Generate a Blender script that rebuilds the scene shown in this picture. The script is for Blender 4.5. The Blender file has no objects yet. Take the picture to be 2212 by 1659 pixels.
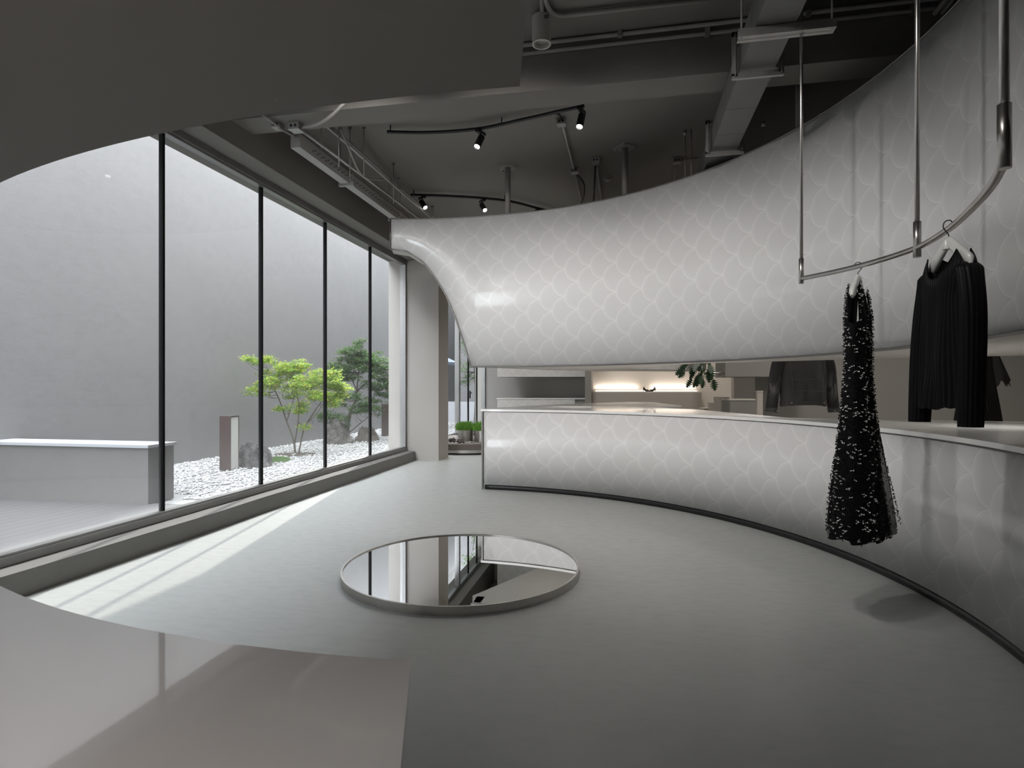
import bpy, bmesh, math, random
from mathutils import Vector, Matrix, noise
random.seed(7)
PI = math.pi
YAW = math.radians(11.05)
EYE = 1.25
FPX = 1265.0
CA, SA = math.cos(YAW), math.sin(YAW)

# ------------------------------------------------------------------ camera, sky, sun, lights
scn = bpy.context.scene
COL = scn.collection
cam_d = bpy.data.cameras.new('camera')
cam_d.sensor_fit = 'HORIZONTAL'; cam_d.sensor_width = 36.0
cam_d.lens = 36.0 * FPX / 2212.0
cam_d.shift_y = 6.5 / 2212.0
cam_d.clip_start = 0.02; cam_d.clip_end = 200
cam = bpy.data.objects.new('camera', cam_d); COL.objects.link(cam)
cam.location = (0, 0, EYE); cam.rotation_euler = (PI / 2, 0, YAW)
scn.camera = cam

scn.view_settings.view_transform = 'Standard'
scn.view_settings.look = 'None'
scn.view_settings.gamma = 1.0
scn.view_settings.use_curve_mapping = False
scn.view_settings.exposure = 0.3
scn.cycles.use_denoising = True
scn.cycles.max_bounces = 10
scn.cycles.diffuse_bounces = 5
scn.cycles.glossy_bounces = 5
scn.cycles.transmission_bounces = 6
scn.cycles.transparent_max_bounces = 24
scn.cycles.sample_clamp_indirect = 4.0
scn.cycles.caustics_reflective = False
scn.cycles.caustics_refractive = False

world = bpy.data.worlds.new('sky'); scn.world = world
world.use_nodes = True
bg = world.node_tree.nodes['Background']
bg.inputs[0].default_value = (0.90, 0.93, 1.0, 1)
bg.inputs[1].default_value = 11.0

def add_light(name, kind, loc, energy, color=(1, 1, 1), target=None, rot=None, **kw):
    d = bpy.data.lights.new(name, kind); d.energy = energy; d.color = color
    for k, v in kw.items(): setattr(d, k, v)
    o = bpy.data.objects.new(name, d); COL.objects.link(o); o.location = loc
    if target is not None:
        o.rotation_euler = (Vector(target) - Vector(loc)).to_track_quat('-Z', 'Y').to_euler()
    if rot is not None: o.rotation_euler = rot
    return o
SUN_EL = math.radians(29); sdir = Vector((0.205 * math.cos(SUN_EL), -0.979 * math.cos(SUN_EL), -math.sin(SUN_EL)))
sun = add_light('sun', 'SUN', (-8, 20, 14), 4.4, (1.0, 0.95, 0.87), angle=math.radians(0.6))
sun.rotation_euler = sdir.to_track_quat('-Z', 'Y').to_euler()
def portal(name, loc, sx, sy, target):
    o = add_light(name, 'AREA', loc, 1.0, target=target, shape='RECTANGLE', size=sx, size_y=sy)
    o.data.cycles.is_portal = True
    return o
# unseen fill spots without fixtures, added to brighten the curved scale panels
for x, y, tx, ty, tz, e in [(-2.2, 3.4, -2.0, 6.9, 1.9, 85), (-1.3, 3.0, -.6, 6.7, 1.6, 100), (-.7, 2.4, .6, 6.0, 1.3, 95), (-.4, 1.8, 1.4, 4.9, 1.1, 46), (-.4, 1.2, 1.8, 3.7, .8, 16)]:
    add_light('spot_lamp', 'SPOT', (x, y, 3.60), e*1.75, (1, .972, .945), target=(tx, ty, tz-.55), spot_size=1.5, spot_blend=1.0, shadow_soft_size=.05)
for x, y, e, c in [(-2.3, 12.4, 140, (1, .95, .88)), (-1.0, 11.7, 90, (1, .92, .84)), (1.9, 7.6, 150, (1, .93, .86)), (4.0, 7.0, 160, (1, .93, .86)), (5.0, 4.2, 150, (1, .93, .86)), (.6, 11.8, 120, (1, .90, .80)), (2.6, 11.0, 120, (1, .90, .80))]:  # unseen lamps added to brighten the room behind the slot
    add_light('ceiling_lamp', 'SPOT', (x, y, 3.9), e, c, target=(x, y, 0), spot_size=2.4, spot_blend=1.0, shadow_soft_size=.08)
for x, y in [(2.5, 4.5), (3.2, 3.4), (1.3, 5.9), (.5, 7.3), (-.7, 8.0)]:  # added fill under the hanging volume, lifts the long countertop
    add_light('soffit_fill', 'SPOT', (x, y, 1.49), 13.0, (1, .965, .93), target=(x, y, 0), spot_size=2.7, spot_blend=1.0, shadow_soft_size=.04)
for x, y, e in [(-.42, .0, 2.9), (-.95, .05, 1.9), (-.15, -.25, 3.4), (-1.6, -.1, 1.6)]:  # out-of-view fill added to brighten the foreground counter
    add_light('soffit_fill', 'SPOT', (x, y, 1.50), e, (1, .95, .91), target=(x, y, 0), spot_size=2.9, spot_blend=.6, shadow_soft_size=.05)
portal('window_portal', (-3.80, 3.9, 1.8), 11.6, 3.2, (0, 3.9, 1.8))
portal('far_window_portal', (-3.80, 12.6, 1.8), 5.0, 3.2, (0, 12.6, 1.8))

# ------------------------------------------------------------------ helpers
def C2W(cx, cz, z=0.0):
    return Vector((cx * CA - cz * SA, cx * SA + cz * CA, z))
def at(px, py, cz):
    """a point at real depth cz in front of the lens, read off the photograph"""
    return C2W((px - 1106) / FPX * cz, cz, EYE + (836 - py) / FPX * cz)
def on(px, py, z=0.0):
    cz = FPX * (EYE - z) / (py - 836.0)
    return C2W((px - 1106) / FPX * cz, cz, z)

def link(name, me, mats, parent=None, smooth=None):
    o = bpy.data.objects.new(name, me); COL.objects.link(o)
    for m in (mats if isinstance(mats, (list, tuple)) else [mats]): me.materials.append(m)
    if parent is not None: o.parent = parent
    if smooth is not None and len(me.polygons):
        try: me.shade_auto(angle=smooth)
        except Exception:
            for p in me.polygons: p.use_smooth = True
            try: me.set_sharp_from_angle(angle=smooth)
            except Exception: pass
    return o
def obj(name, bm, mats, parent=None, smooth=None, bevel=0.0, recalc=True):
    if bevel > 0:
        es = [e for e in bm.edges if len(e.link_faces) == 2 and e.calc_face_angle(0) > 0.5]
        bmesh.ops.bevel(bm, geom=es, offset=bevel, segments=2, affect='EDGES', profile=0.7)
    if recalc: bmesh.ops.recalc_face_normals(bm, faces=bm.faces)
    me = bpy.data.meshes.new(name); bm.to_mesh(me); bm.free()
    if smooth is None and bevel > 0: smooth = math.radians(40)
    return link(name, me, mats, parent, smooth)
def tag(o, label=None, cat=None, group=None, kind=None):
    if label: o['label'] = label
    if cat: o['category'] = cat
    if group: o['group'] = group
    if kind: o['kind'] = kind
    return o
def thing(name, label, cat, loc=(0, 0, 0), rotz=0.0, group=None):
    o = bpy.data.objects.new(name, None); COL.objects.link(o)
    o.location = loc; o.rotation_euler = (0, 0, rotz); o.empty_display_size = 0.1
    return tag(o, label, cat, group)
def B(): return bmesh.new()
def box(bm, x0, x1, y0, y1, z0, z1, mat=0):
    vs = [bm.verts.new(p) for p in ((x0,y0,z0),(x1,y0,z0),(x1,y1,z0),(x0,y1,z0),(x0,y0,z1),(x1,y0,z1),(x1,y1,z1),(x0,y1,z1))]
    for f in ((0,3,2,1),(4,5,6,7),(0,1,5,4),(1,2,6,5),(2,3,7,6),(3,0,4,7)):
        bm.faces.new([vs[i] for i in f]).material_index = mat
    return vs
def prism(bm, pts, z0, z1, mat=0):
    lo = [bm.verts.new((p[0], p[1], z0)) for p in pts]; hi = [bm.verts.new((p[0], p[1], z1)) for p in pts]
    n = len(pts)
    bm.faces.new(lo[::-1]).material_index = mat; bm.faces.new(hi).material_index = mat
    for i in range(n): bm.faces.new((lo[i], lo[(i+1) % n], hi[(i+1) % n], hi[i])).material_index = mat
def frames(pts):
    pts = [Vector(p) for p in pts]; out = []; prev = None
    for i, p in enumerate(pts):
        a = pts[max(i-1, 0)]; b = pts[min(i+1, len(pts)-1)]
        t = (b - a)
        if t.length < 1e-9: t = Vector((0, 0, 1))
        t.normalize()
        if prev is None:
            r = Vector((0, 0, 1)) if abs(t.z) < 0.9 else Vector((1, 0, 0))
            u = t.cross(r).normalized()
        else:
            u = (prev - t * prev.dot(t)).normalized()
        prev = u; out.append((p, t, u, t.cross(u)))
    return out
def tube(bm, pts, r, n=10, mat=0, cap=True, flat=1.0):
    fr = frames(pts); rs = r if isinstance(r, (list, tuple)) else [r] * len(pts); rings = []
    for (p, t, u, v), rr in zip(fr, rs):
        rings.append([bm.verts.new(p + u * math.cos(2*PI*k/n) * rr + v * math.sin(2*PI*k/n) * rr * flat) for k in range(n)])
    for a, b in zip(rings, rings[1:]):
        for k in range(n):
            f = bm.faces.new((a[k], a[(k+1) % n], b[(k+1) % n], b[k])); f.smooth = True; f.material_index = mat
    if cap:
        bm.faces.new(rings[0][::-1]).material_index = mat; bm.faces.new(rings[-1]).material_index = mat
def lathe(bm, o, d, prof, n=24, mat=0, caps=(True, True)):
    o = Vector(o); d = Vector(d).normalized(); u = d.orthogonal().normalized(); v = d.cross(u)
    rings = [[bm.verts.new(o + d*a + (u*math.cos(2*PI*k/n) + v*math.sin(2*PI*k/n))*r) for k in range(n)] for a, r in prof]
    for A_, B_ in zip(rings, rings[1:]):
        for k in range(n):
            f = bm.faces.new((A_[k], A_[(k+1) % n], B_[(k+1) % n], B_[k])); f.smooth = True; f.material_index = mat
    if caps[0]: bm.faces.new(rings[0][::-1]).material_index = mat
    if caps[1]: bm.faces.new(rings[-1]).material_index = mat
def spline(pts, sub=8):
    P = [Vector(p) for p in pts]; out = []
    for i in range(len(P) - 1):
        p0 = P[max(i-1, 0)]; p1 = P[i]; p2 = P[i+1]; p3 = P[min(i+2, len(P)-1)]
        for k in range(sub):
            t = k / sub
            out.append(0.5 * ((2*p1) + (p2-p0)*t + (2*p0-5*p1+4*p2-p3)*t*t + (3*p1-p0-3*p2+p3)*t**3))
    out.append(P[-1]); return out
def rounded(pts, rad, seg=6):
    P = [Vector(p) for p in pts]; out = [P[0]]
    for i in range(1, len(P)-1):
        a = (P[i-1]-P[i]); b = (P[i+1]-P[i]); d = min(rad, a.length*.49, b.length*.49)
        s = P[i] + a.normalized()*d; e = P[i] + b.normalized()*d
        for k in range(seg+1):
            t = k/seg; out.append(s*(1-t)**2 + P[i]*2*t*(1-t) + e*t*t)
    out.append(P[-1]); return out
def cyl(bm, c, r, z0, z1, n=24, mat=0, r2=None):
    tube(bm, [(c[0], c[1], z0), (c[0], c[1], z1)], [r, r if r2 is None else r2], n, mat)
def lin(v): return tuple(((x/12.92) if x <= 0.04045 else ((x+0.055)/1.055)**2.4) for x in (c/255 for c in v))

# ------------------------------------------------------------------ node materials
class N:
    def __init__(s, name):
        s.m = bpy.data.materials.new(name); s.m.use_nodes = True
        s.t = s.m.node_tree; s.b = s.t.nodes['Principled BSDF']; s.o = s.t.nodes['Material Output']
    def n(s, kind, **kw):
        x = s.t.nodes.new(kind)
        for k, v in kw.items(): setattr(x, k, v)
        return x
    def l(s, a, b): s.t.links.new(a, b)
    def put(s, sock, v):
        if isinstance(v, (int, float)): sock.default_value = v
        elif isinstance(v, (tuple, list)): sock.default_value = tuple(v) + ((1,) if len(v) == 3 and len(sock.default_value) == 4 else ())
        else: s.l(v, sock)
    def M(s, op, a, b=None, c=None, clamp=False):
        x = s.n('ShaderNodeMath', operation=op); x.use_clamp = clamp
        s.put(x.inputs[0], a)
        if b is not None: s.put(x.inputs[1], b)
        if c is not None: s.put(x.inputs[2], c)
        return x.outputs[0]
    def step(s, v, a, b, lo=0.0, hi=1.0):
        x = s.n('ShaderNodeMapRange', interpolation_type='SMOOTHSTEP')
        s.put(x.inputs[0], v); s.put(x.inputs[1], a); s.put(x.inputs[2], b); s.put(x.inputs[3], lo); s.put(x.inputs[4], hi)
        return x.outputs[0]
    def noise(s, scale, detail=3, rough=.55, vec=None, coord='Object', mul=None):
        if vec is None:
            tc = s.n('ShaderNodeTexCoord'); vec = tc.outputs[coord]
        if mul is not None:
            mp = s.n('ShaderNodeMapping'); s.l(vec, mp.inputs[0]); mp.inputs['Scale'].default_value = mul; vec = mp.outputs[0]
        x = s.n('ShaderNodeTexNoise'); x.inputs['Scale'].default_value = scale
        x.inputs['Detail'].default_value = detail; x.inputs['Roughness'].default_value = rough
        s.l(vec, x.inputs['Vector']); return x.outputs['Fac']
    def mix(s, f, a, b):
        x = s.n('ShaderNodeMix', data_type='RGBA'); s.put(x.inputs[0], f); s.put(x.inputs[6], a); s.put(x.inputs[7], b)
        return x.outputs[2]
    def bump(s, h, strength=.3, dist=.01):
        x = s.n('ShaderNodeBump'); x.inputs['Strength'].default_value = strength; x.inputs['Distance'].default_value = dist
        s.l(h, x.inputs['Height']); s.l(x.outputs[0], s.b.inputs['Normal']); return x
    def P(s, color=None, rough=None, metal=None, coat=None, spec=None):
        if color is not None: s.put(s.b.inputs['Base Color'], color)
        if rough is not None: s.put(s.b.inputs['Roughness'], rough)
        if metal is not None: s.put(s.b.inputs['Metallic'], metal)
        if coat is not None:
            s.b.inputs['Coat Weight'].default_value = coat; s.b.inputs['Coat Roughness'].default_value = .03
        if spec is not None: s.b.inputs['Specular IOR Level'].default_value = spec
        return s
def simple(name, col, rough=.6, metal=0., var=.06, scale=6., coat=None, bump=0., spec=None):
    q = N(name); f = q.noise(scale, 4)
    a = tuple(min(1, c*(1-var)) for c in col); b = tuple(min(1, c*(1+var)) for c in col)
    q.P(q.mix(f, a, b), rough, metal, coat, spec)
    if bump: q.bump(q.noise(scale*8, 3), .5, bump)
    return q.m
def glow(name, col, e):
    q = N(name); q.P((0.8, 0.8, 0.8), .4); q.put(q.b.inputs['Emission Color'], col); q.b.inputs['Emission Strength'].default_value = e
    return q.m

CEIL = (0.175, 0.165, 0.150)
M_ceil = simple('ceiling_paint', CEIL, .8, var=.05, scale=1.2, bump=.002)
M_plaster = simple('beige_plaster', (0.40, 0.375, 0.345), .8, var=.05, scale=1.3, bump=.002)
M_plaster_w = simple('pale_plaster', (0.62, 0.58, 0.53), .8, var=.04, scale=1.3, bump=.002)
M_taupe = simple('taupe_wall', (0.27, 0.26, 0.245), .8, var=.05, scale=1.0, bump=.002)
M_soffit = simple('soffit_paint', (0.50, 0.48, 0.455), .75, var=.035, scale=2.0, bump=.001)
M_steel = simple('brushed_steel', (0.50, 0.48, 0.455), .32, 1.0, var=.14, scale=9)
M_trim = simple('dark_steel_trim', (0.20, 0.19, 0.18), .4, .8)
M_frame = simple('window_frame_metal', (0.30, 0.295, 0.29), .38, .9)
M_mull = simple('dark_mullion', (0.006, 0.006, 0.006), .7, .0, spec=.1)
M_black = simple('black_metal', (0.012, 0.012, 0.013), .4, .2)
M_gal = simple('galvanised', (0.36, 0.35, 0.33), .45, .7, var=.12, scale=14)
M_paintpipe = simple('painted_pipe', (0.27, 0.255, 0.235), .6)
M_white = simple('white_lacquer', (0.78, 0.77, 0.75), .22, coat=.5, var=.02)
M_whitep = simple('white_plastic', (0.74, 0.74, 0.70), .3, coat=.3, var=.02)
M_mirror = N('mirror_glass').P((0.93, 0.94, 0.94), 0.0, 1.0).m
M_lens = glow('lamp_lens', (1, 0.97, 0.9), 12.0)
M_led = glow('led_strip', (1, 0.88, 0.74), 2.5)

def floor_mat():
    q = N('grey_resin_floor')
    a = q.noise(.5, 4, .55); b = q.noise(9, 5, .6, mul=(1, 2.2, 1))
    c = q.mix(a, (0.335, 0.34, 0.325), (0.385, 0.39, 0.375)); c = q.mix(q.M('MULTIPLY', q.step(b, .45, .75), .35), c, (0.31, 0.315, 0.30))
    q.P(c, q.step(b, .3, .7, .36, .48), 0, spec=.45); q.bump(q.noise(1.6, 3), .08, .02); return q.m
M_floor = floor_mat()
def concrete(name, lo, hi, rough=.85, seams=None):
    q = N(name); a = q.noise(.7, 5, .6); b = q.noise(6, 6, .7, mul=(1, 1, 1.6)); c = q.noise(60, 2)
    col = q.mix(a, lo, hi); col = q.mix(q.M('MULTIPLY', q.step(b, .4, .8), .25), col, tuple(x*.75 for x in lo))
    q.P(col, rough); q.bump(q.M('ADD', b, q.M('MULTIPLY', c, .3)), .25, .01); return q.m
M_conc_wall = concrete('courtyard_render', (0.212, 0.209, 0.209), (0.252, 0.248, 0.248))
M_conc = concrete('kerb_concrete', (0.17, 0.165, 0.155), (0.23, 0.22, 0.205))
M_conc_top = concrete('kerb_top_concrete', (0.11, 0.103, 0.094), (0.14, 0.132, 0.12))
M_bench = concrete('bench_concrete', (0.135, 0.13, 0.125), (0.17, 0.165, 0.158))
M_upper = concrete('upper_facade', (0.075, 0.072, 0.068), (0.10, 0.096, 0.09))

def scale_mat(name, uo=0.06, vo=1.5, base=(0.66, 0.652, 0.645), S=.16):
    """overlapping half-moon scales printed in relief on a finely ribbed glossy sheet"""
    q = N(name)
    uv = q.n('ShaderNodeUVMap'); sp = q.n('ShaderNodeSeparateXYZ'); q.l(uv.outputs[0], sp.inputs[0])
    u = q.M('SUBTRACT', sp.outputs[0], uo); v = q.M('SUBTRACT', sp.outputs[1], vo)
    k0 = q.M('FLOOR', q.M('DIVIDE', u, S)); k1 = q.M('ADD', k0, 1.0)
    def edge(k):
        odd = q.M('MODULO', q.M('ABSOLUTE', k), 2.0)
        du = q.M('SUBTRACT', u, q.M('MULTIPLY', k, S))
        vv = q.M('SUBTRACT', v, q.M('MULTIPLY', odd, S))
        w = q.M('SUBTRACT', q.M('MODULO', q.M('ADD', vv, S*101.0), 2*S), S)
        d = q.M('SQRT', q.M('ADD', q.M('MULTIPLY', du, du), q.M('MULTIPLY', w, w)))
        return q.M('SUBTRACT', S, d)
    eA = edge(k1); eB = edge(k0)
    inA = q.M('GREATER_THAN', eA, 0.0)
    e = q.M('ADD', q.M('MULTIPLY', eA, inA), q.M('MULTIPLY', eB, q.M('SUBTRACT', 1.0, inA)))
    rim = q.M('MULTIPLY', q.step(e, .012, .004), 1.0)
    halo = q.step(e, .055, .0)
    gapd = q.M('MULTIPLY', q.step(eA, -.010, -.001), q.M('SUBTRACT', 1.0, inA))
    rib = q.M('SINE', q.M('MULTIPLY', u, 2*PI/.0075))
    ribmask = q.noise(5, 2, vec=uv.outputs[0])
    ribc = q.M('MULTIPLY', q.M('MULTIPLY', rib, .075), q.step(ribmask, .25, .60))
    fac = q.M('ADD', q.M('ADD', q.M('MULTIPLY', rim, .45), q.M('MULTIPLY', halo, .30)), ribc, clamp=False)
    fac = q.M('SUBTRACT', fac, q.M('MULTIPLY', gapd, .25))
    fac = q.M('ADD', fac, .30, clamp=True)
    lo = tuple(c*.93 for c in base); hi = tuple(min(1, c*1.16) for c in base)
    col = q.mix(fac, lo, hi)
    q.P(col, .30, 0, spec=.5); q.b.inputs['Coat Weight'].default_value = .8; q.b.inputs['Coat Roughness'].default_value = .06
    wav = q.noise(3.2, 1, vec=uv.outputs[0])
    h = q.M('ADD', q.M('MULTIPLY', q.step(e, 0, .10), .35), q.M('MULTIPLY', rib, .018))
    h = q.M('ADD', h, q.M('MULTIPLY', wav, .45)); h = q.M('ADD', h, q.M('MULTIPLY', rim, .10))
    bp = q.bump(h, .16, .012); q.l(bp.outputs[0], q.b.inputs['Coat Normal'])
    return q.m
M_scale = scale_mat('scale_sheet')
M_scale_low = scale_mat('scale_sheet_counter', .17, .80)

def glass_mat(dirt=True):
    q = N('window_glass')
    lw = q.n('ShaderNodeFresnel'); ge = q.n('ShaderNodeNewGeometry')
    q.l(q.M('SUBTRACT', 1.45, q.M('MULTIPLY', ge.outputs['Backfacing'], 1.45 - 1/1.45)), lw.inputs[0])
    tr = q.n('ShaderNodeBsdfTransparent'); tr.inputs[0].default_value = (0.97, 0.985, 0.98, 1)
    gl = q.n('ShaderNodeBsdfGlossy'); gl.inputs['Roughness'].default_value = 0.0
    m1 = q.n('ShaderNodeMixShader'); q.l(q.M('MULTIPLY', lw.outputs[0], .2), m1.inputs[0]); q.l(tr.outputs[0], m1.inputs[1]); q.l(gl.outputs[0], m1.inputs[2])
    out = m1.outputs[0]
    if dirt:
        tc = q.n('ShaderNodeTexCoord'); sp = q.n('ShaderNodeSeparateXYZ'); q.l(tc.outputs['Object'], sp.inputs[0])
        low = q.step(sp.outputs[2], 1.0, .2)
        spk = q.step(q.noise(160, 2), .55, .8); cl = q.step(q.noise(1.3, 4), .35, .75)
        f = q.M('MULTIPLY', low, q.M('ADD', .05, q.M('MULTIPLY', q.M('MULTIPLY', spk, cl), .35)))
        f = q.M('ADD', f, .012)
        ts = q.n('ShaderNodeBsdfTranslucent'); ts.inputs[0].default_value = (.8, .79, .77, 1)
        m2 = q.n('ShaderNodeMixShader'); q.l(f, m2.inputs[0]); q.l(out, m2.inputs[1]); q.l(ts.outputs[0], m2.inputs[2]); out = m2.outputs[0]
    q.l(out, q.o.inputs[0]); return q.m
M_glass = glass_mat()

# ------------------------------------------------------------------ room shell
ZC = 4.0
GX = -3.75
def struct(name, bm, m, parent=None, **kw):
    o = obj(name, bm, m, parent, **kw)
    if parent is None: o['kind'] = 'structure'
    return o
b = B(); box(b, GX+.06, 7.0, -4.0, 15.4, -.25, 0.0); struct('floor', b, M_floor)
b = B(); box(b, -4.05, 7.2, -4.2, 15.6, ZC, ZC+.3); struct('ceiling', b, M_ceil)
b = B(); box(b, 1.05, 7.0, -4.0, 15.2, ZC-.012, ZC-.001); tag(struct('ceiling_shade', b, simple('ceiling_shade_black', (.022, .021, .020), .9)), 'black ceiling sheet standing in for the shade right of the air duct', 'ceiling')  # near-black sheet: shade on this side of the ceiling put into colour
b = B(); box(b, -4.05, -3.70, -4.2, 15.4, 3.42, ZC); box(b, -3.70, -3.46, -4.2, 15.4, 3.42, ZC-.001)
struct('wall_left', b, M_ceil)
b = B(); box(b, -3.98, 7.0, 15.25, 15.55, 0, ZC)
struct('wall_back', b, M_plaster)
b = B(); box(b, -4.05, 7.2, -4.2, 15.6, ZC+.301, 8.2); tag(struct('upper_storey', b, M_plaster), 'upper storeys of the building above the ceiling slab', 'building')
b = B(); box(b, 7.0, 7.2, -4.2, 15.6, 0, ZC); struct('wall_right', b, M_taupe)
b = B(); box(b, -4.05, 7.2, -4.25, -4.0, 0, ZC); struct('wall_rear', b, M_ceil)
# deep cross beam
b = B(); box(b, -3.46, 7.0, 4.65, 4.95, 3.63, ZC); tag(struct('ceiling_beam', b, M_ceil), 'deep grey concrete beam crossing under the ceiling', 'beam')
# square column between the two window walls
b = B(); box(b, -4.03, -3.13, 9.52, 10.07, 0, ZC); struct('column', b, M_plaster)

# ------------------------------------------------------------------ kerb and window walls
b = B()
n = 60
for i in range(n):
    y0 = -4.0 + 13.5*i/n; y1 = -4.0 + 13.5*(i+1)/n
    def off(y): return .018*math.sin(y*1.9) + .012*math.sin(y*4.3+1)
    vs = [b.verts.new(p) for p in ((-3.53, y0, 0), (-3.53, y1, 0), (-3.535+off(y1)*.5, y1, .152), (-3.535+off(y0)*.5, y0, .152), (-3.70, y0, .160), (-3.70, y1, .160))]
    b.faces.new((vs[0], vs[1], vs[2], vs[3])); f = b.faces.new((vs[3], vs[2], vs[5], vs[4])); f.material_index = 1
    if i == n-1: b.faces.new([b.verts.new(p) for p in ((-3.53, y1, 0), (-3.70, y1, 0), (-3.70, y1, .16), (-3.535, y1, .152))])
bmesh.ops.remove_doubles(b, verts=b.verts, dist=1e-5)
k = struct('trim_1', b, [M_conc, M_conc_top]); tag(k, 'rough dark concrete kerb along the foot of the window wall', 'kerb')

def window_wall(name, ys, label, posts_w=.05, y_end_pad=.0):
    t = thing(name, label, 'window', (GX, ys[0], 0)); t['kind'] = 'structure'
    L = ys[-1] - ys[0]
    b = B(); box(b, -.06, .06, -.03, L+.03, .16, .215); box(b, -.03, .045, -.03, L+.03, .215, .232); obj('sill_rail', b, M_frame, t, bevel=.003)
    b = B(); box(b, -.06, .06, -.03, L+.03, 3.36, 3.42); box(b, -.03, .045, -.03, L+.03, 3.335, 3.36); obj('head_rail', b, M_frame, t, bevel=.003)
    for i, y in enumerate(ys):
        end = i in (0, len(ys)-1)
        b = B(); w = .03 if end else .011; dx = .05 if end else .020
        box(b, -dx, dx, y-ys[0]-w, y-ys[0]+w, .215, 3.36); obj('mullion', b, M_frame if end else M_mull, t, bevel=.003)
    for a_, c_ in zip(ys, ys[1:]):
        b = B(); box(b, -.006, .006, a_-ys[0]+.016, c_-ys[0]-.016, .23, 3.34); obj('glass_pane', b, M_glass, t)
    return t
YS = [9.49 - 1.3285*i for i in range(0, 11)][::-1]
window_wall('window_1', YS, 'tall frameless-looking glass wall of wide panes onto the pebble courtyard')
w2 = window_wall('window_2', [10.10, 11.45, 12.75], 'glass pane beyond the square column, above the round planter')
d1 = window_wall('door_1', [12.80, 13.68, 14.50, 15.22], 'narrow glass door leaves with grey metal posts in the far left corner')
b = B(); box(b, .05, .075, .80, .84, .98, 1.16); box(b, .075, .11, .81, .83, 1.10, 1.12); box(b, .095, .11, .70, .83, 1.10, 1.12); obj('door_handle', b, M_black, d1)
b = B(); box(b, -3.82, -3.56, 10.07, 15.25, 0, .16); o = struct('trim_2', b, M_conc)

# ------------------------------------------------------------------ the big curved counter and the suspended volume
ACX, ACY, AR = -1.77, 3.41, 3.54
def arc_r(th): return AR + (0.06*((th-88)/19) if th > 88 else 0)
def arc(th, dr=0.0):
    t = math.radians(th); r = arc_r(th) + dr
    return ACX + r*math.cos(t), ACY + r*math.sin(t)
def arc_u(th): return math.radians(89 - th) * AR
CUT = [(107.85, 2.963), (104.6, 2.934), (101.35, 2.801), (98.85, 2.598), (96.8, 2.39), (94.7, 2.084), (92.8, 1.74), (91.65, 1.50)]
def zcut(th):
    if th <= 91.65: return 1.50
    for (t1, z1), (t0, z0) in zip(CUT, CUT[1:]):
        if t0 <= th <= t1: return z0 + (z1-z0)*(th-t0)/(t1-t0)
    return CUT[0][1]
def skin(bm, ths, zlo, zhi, thick, nz=1, u_of=arc_u, p_of=arc):
    """curved sheet: front face carries UVs in metres; returns nothing"""
    uvl = bm.loops.layers.uv.verify()
    F = []; K = []
    for th in ths:
        fx, fy = p_of(th); kx, ky = p_of(th, thick); a, c = zlo(th), zhi(th)
        F.append([bm.verts.new((fx, fy, a+(c-a)*j/nz)) for j in range(nz+1)])
        K.append([bm.verts.new((kx, ky, a+(c-a)*j/nz)) for j in range(nz+1)])
    for i in range(len(ths)-1):
        for j in range(nz):
            f = bm.faces.new((F[i][j], F[i+1][j], F[i+1][j+1], F[i][j+1])); f.smooth = True; f.material_index = 0
            for l, (ii, jj) in zip(f.loops, ((i, j), (i+1, j), (i+1, j+1), (i, j+1))):
                l[uvl].uv = (u_of(ths[ii]), F[ii][jj].co.z)
            f = bm.faces.new((K[i][j], K[i][j+1], K[i+1][j+1], K[i+1][j])); f.smooth = True; f.material_index = 1
        bm.faces.new((F[i][0], K[i][0], K[i+1][0], F[i+1][0])).material_index = 1
        bm.faces.new((F[i][-1], F[i+1][-1], K[i+1][-1], K[i][-1])).material_index = 1
    for s in (0, -1):
        for j in range(nz):
            bm.faces.new((F[s][j], F[s][j+1], K[s][j+1], K[s][j]) if s == 0 else (F[s][j], K[s][j], K[s][j+1], F[s][j+1])).material_index = 1
def rng(a, c, n): return [a + (c-a)*i/n for i in range(n+1)]

ZT, ZB, ZU = .98, 1.50, 3.335
counter = thing('display_counter', 'long curved white counter clad in glossy scale-pattern sheet on the right', 'counter', (0, 0, 0))
b = B(); skin(b, rng(89, -26, 150), lambda t: .06, lambda t: .95, .05, 1); obj('scale_panel', b, [M_scale_low, M_white], counter, recalc=False)
BACK = [(3.6, 5.2), (3.03, 5.23), (2.07, 5.38), (1.40, 5.50), (1.15, 6.33), (.81, 7.40), (.03, 8.29), (.79, 8.86), (.45, 10.75), (.10, 10.9), (-.41, 10.15), (-1.07, 8.95), (-1.56, 7.79), (-1.80, 7.25)]
def plan(front, back): return front + back
front = [arc(t, -.012) for t in rng(89.6, -26, 110)]
b = B(); prism(b, front + [(3.6, 1.9)] + BACK, .953, ZT); o = obj('countertop', b, M_white, counter, recalc=True)
inner = [arc(t, .055) for t in rng(88.0, -26, 110)]
def shrink(pts, c=(1.2, 7.2), k=.975): return [(c[0]+(x-c[0])*k, c[1]+(y-c[1])*k) for x, y in pts]
IB = [(3.55, 5.15), (3.0, 5.17), (2.05, 5.32), (1.34, 5.44), (1.10, 6.30), (.76, 7.37), (-.08, 8.28), (.70, 8.90), (.40, 10.65), (.12, 10.8), (-.36, 10.1), (-1.0, 8.9), (-1.48, 7.75), (-1.66, 7.1)]
b = B(); prism(b, inner + [(3.5, 1.95)] + IB, .05, .952); obj('carcass', b, M_white, counter)
b = B()
tube(b, [(*arc(t, .02), .03) for t in rng(88.8, -26, 110)], .03, 6); obj('toe_kick', b, M_black, counter)
b = B(); pts = [(*arc(89.1, z), 0) for z in (0,)]
e0 = arc(89.25)
box(b, e0[0]-.012, e0[0]+.004, e0[1]-.012, e0[1]+.05, .0, .955); obj('edge_trim', b, M_trim, counter)
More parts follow.
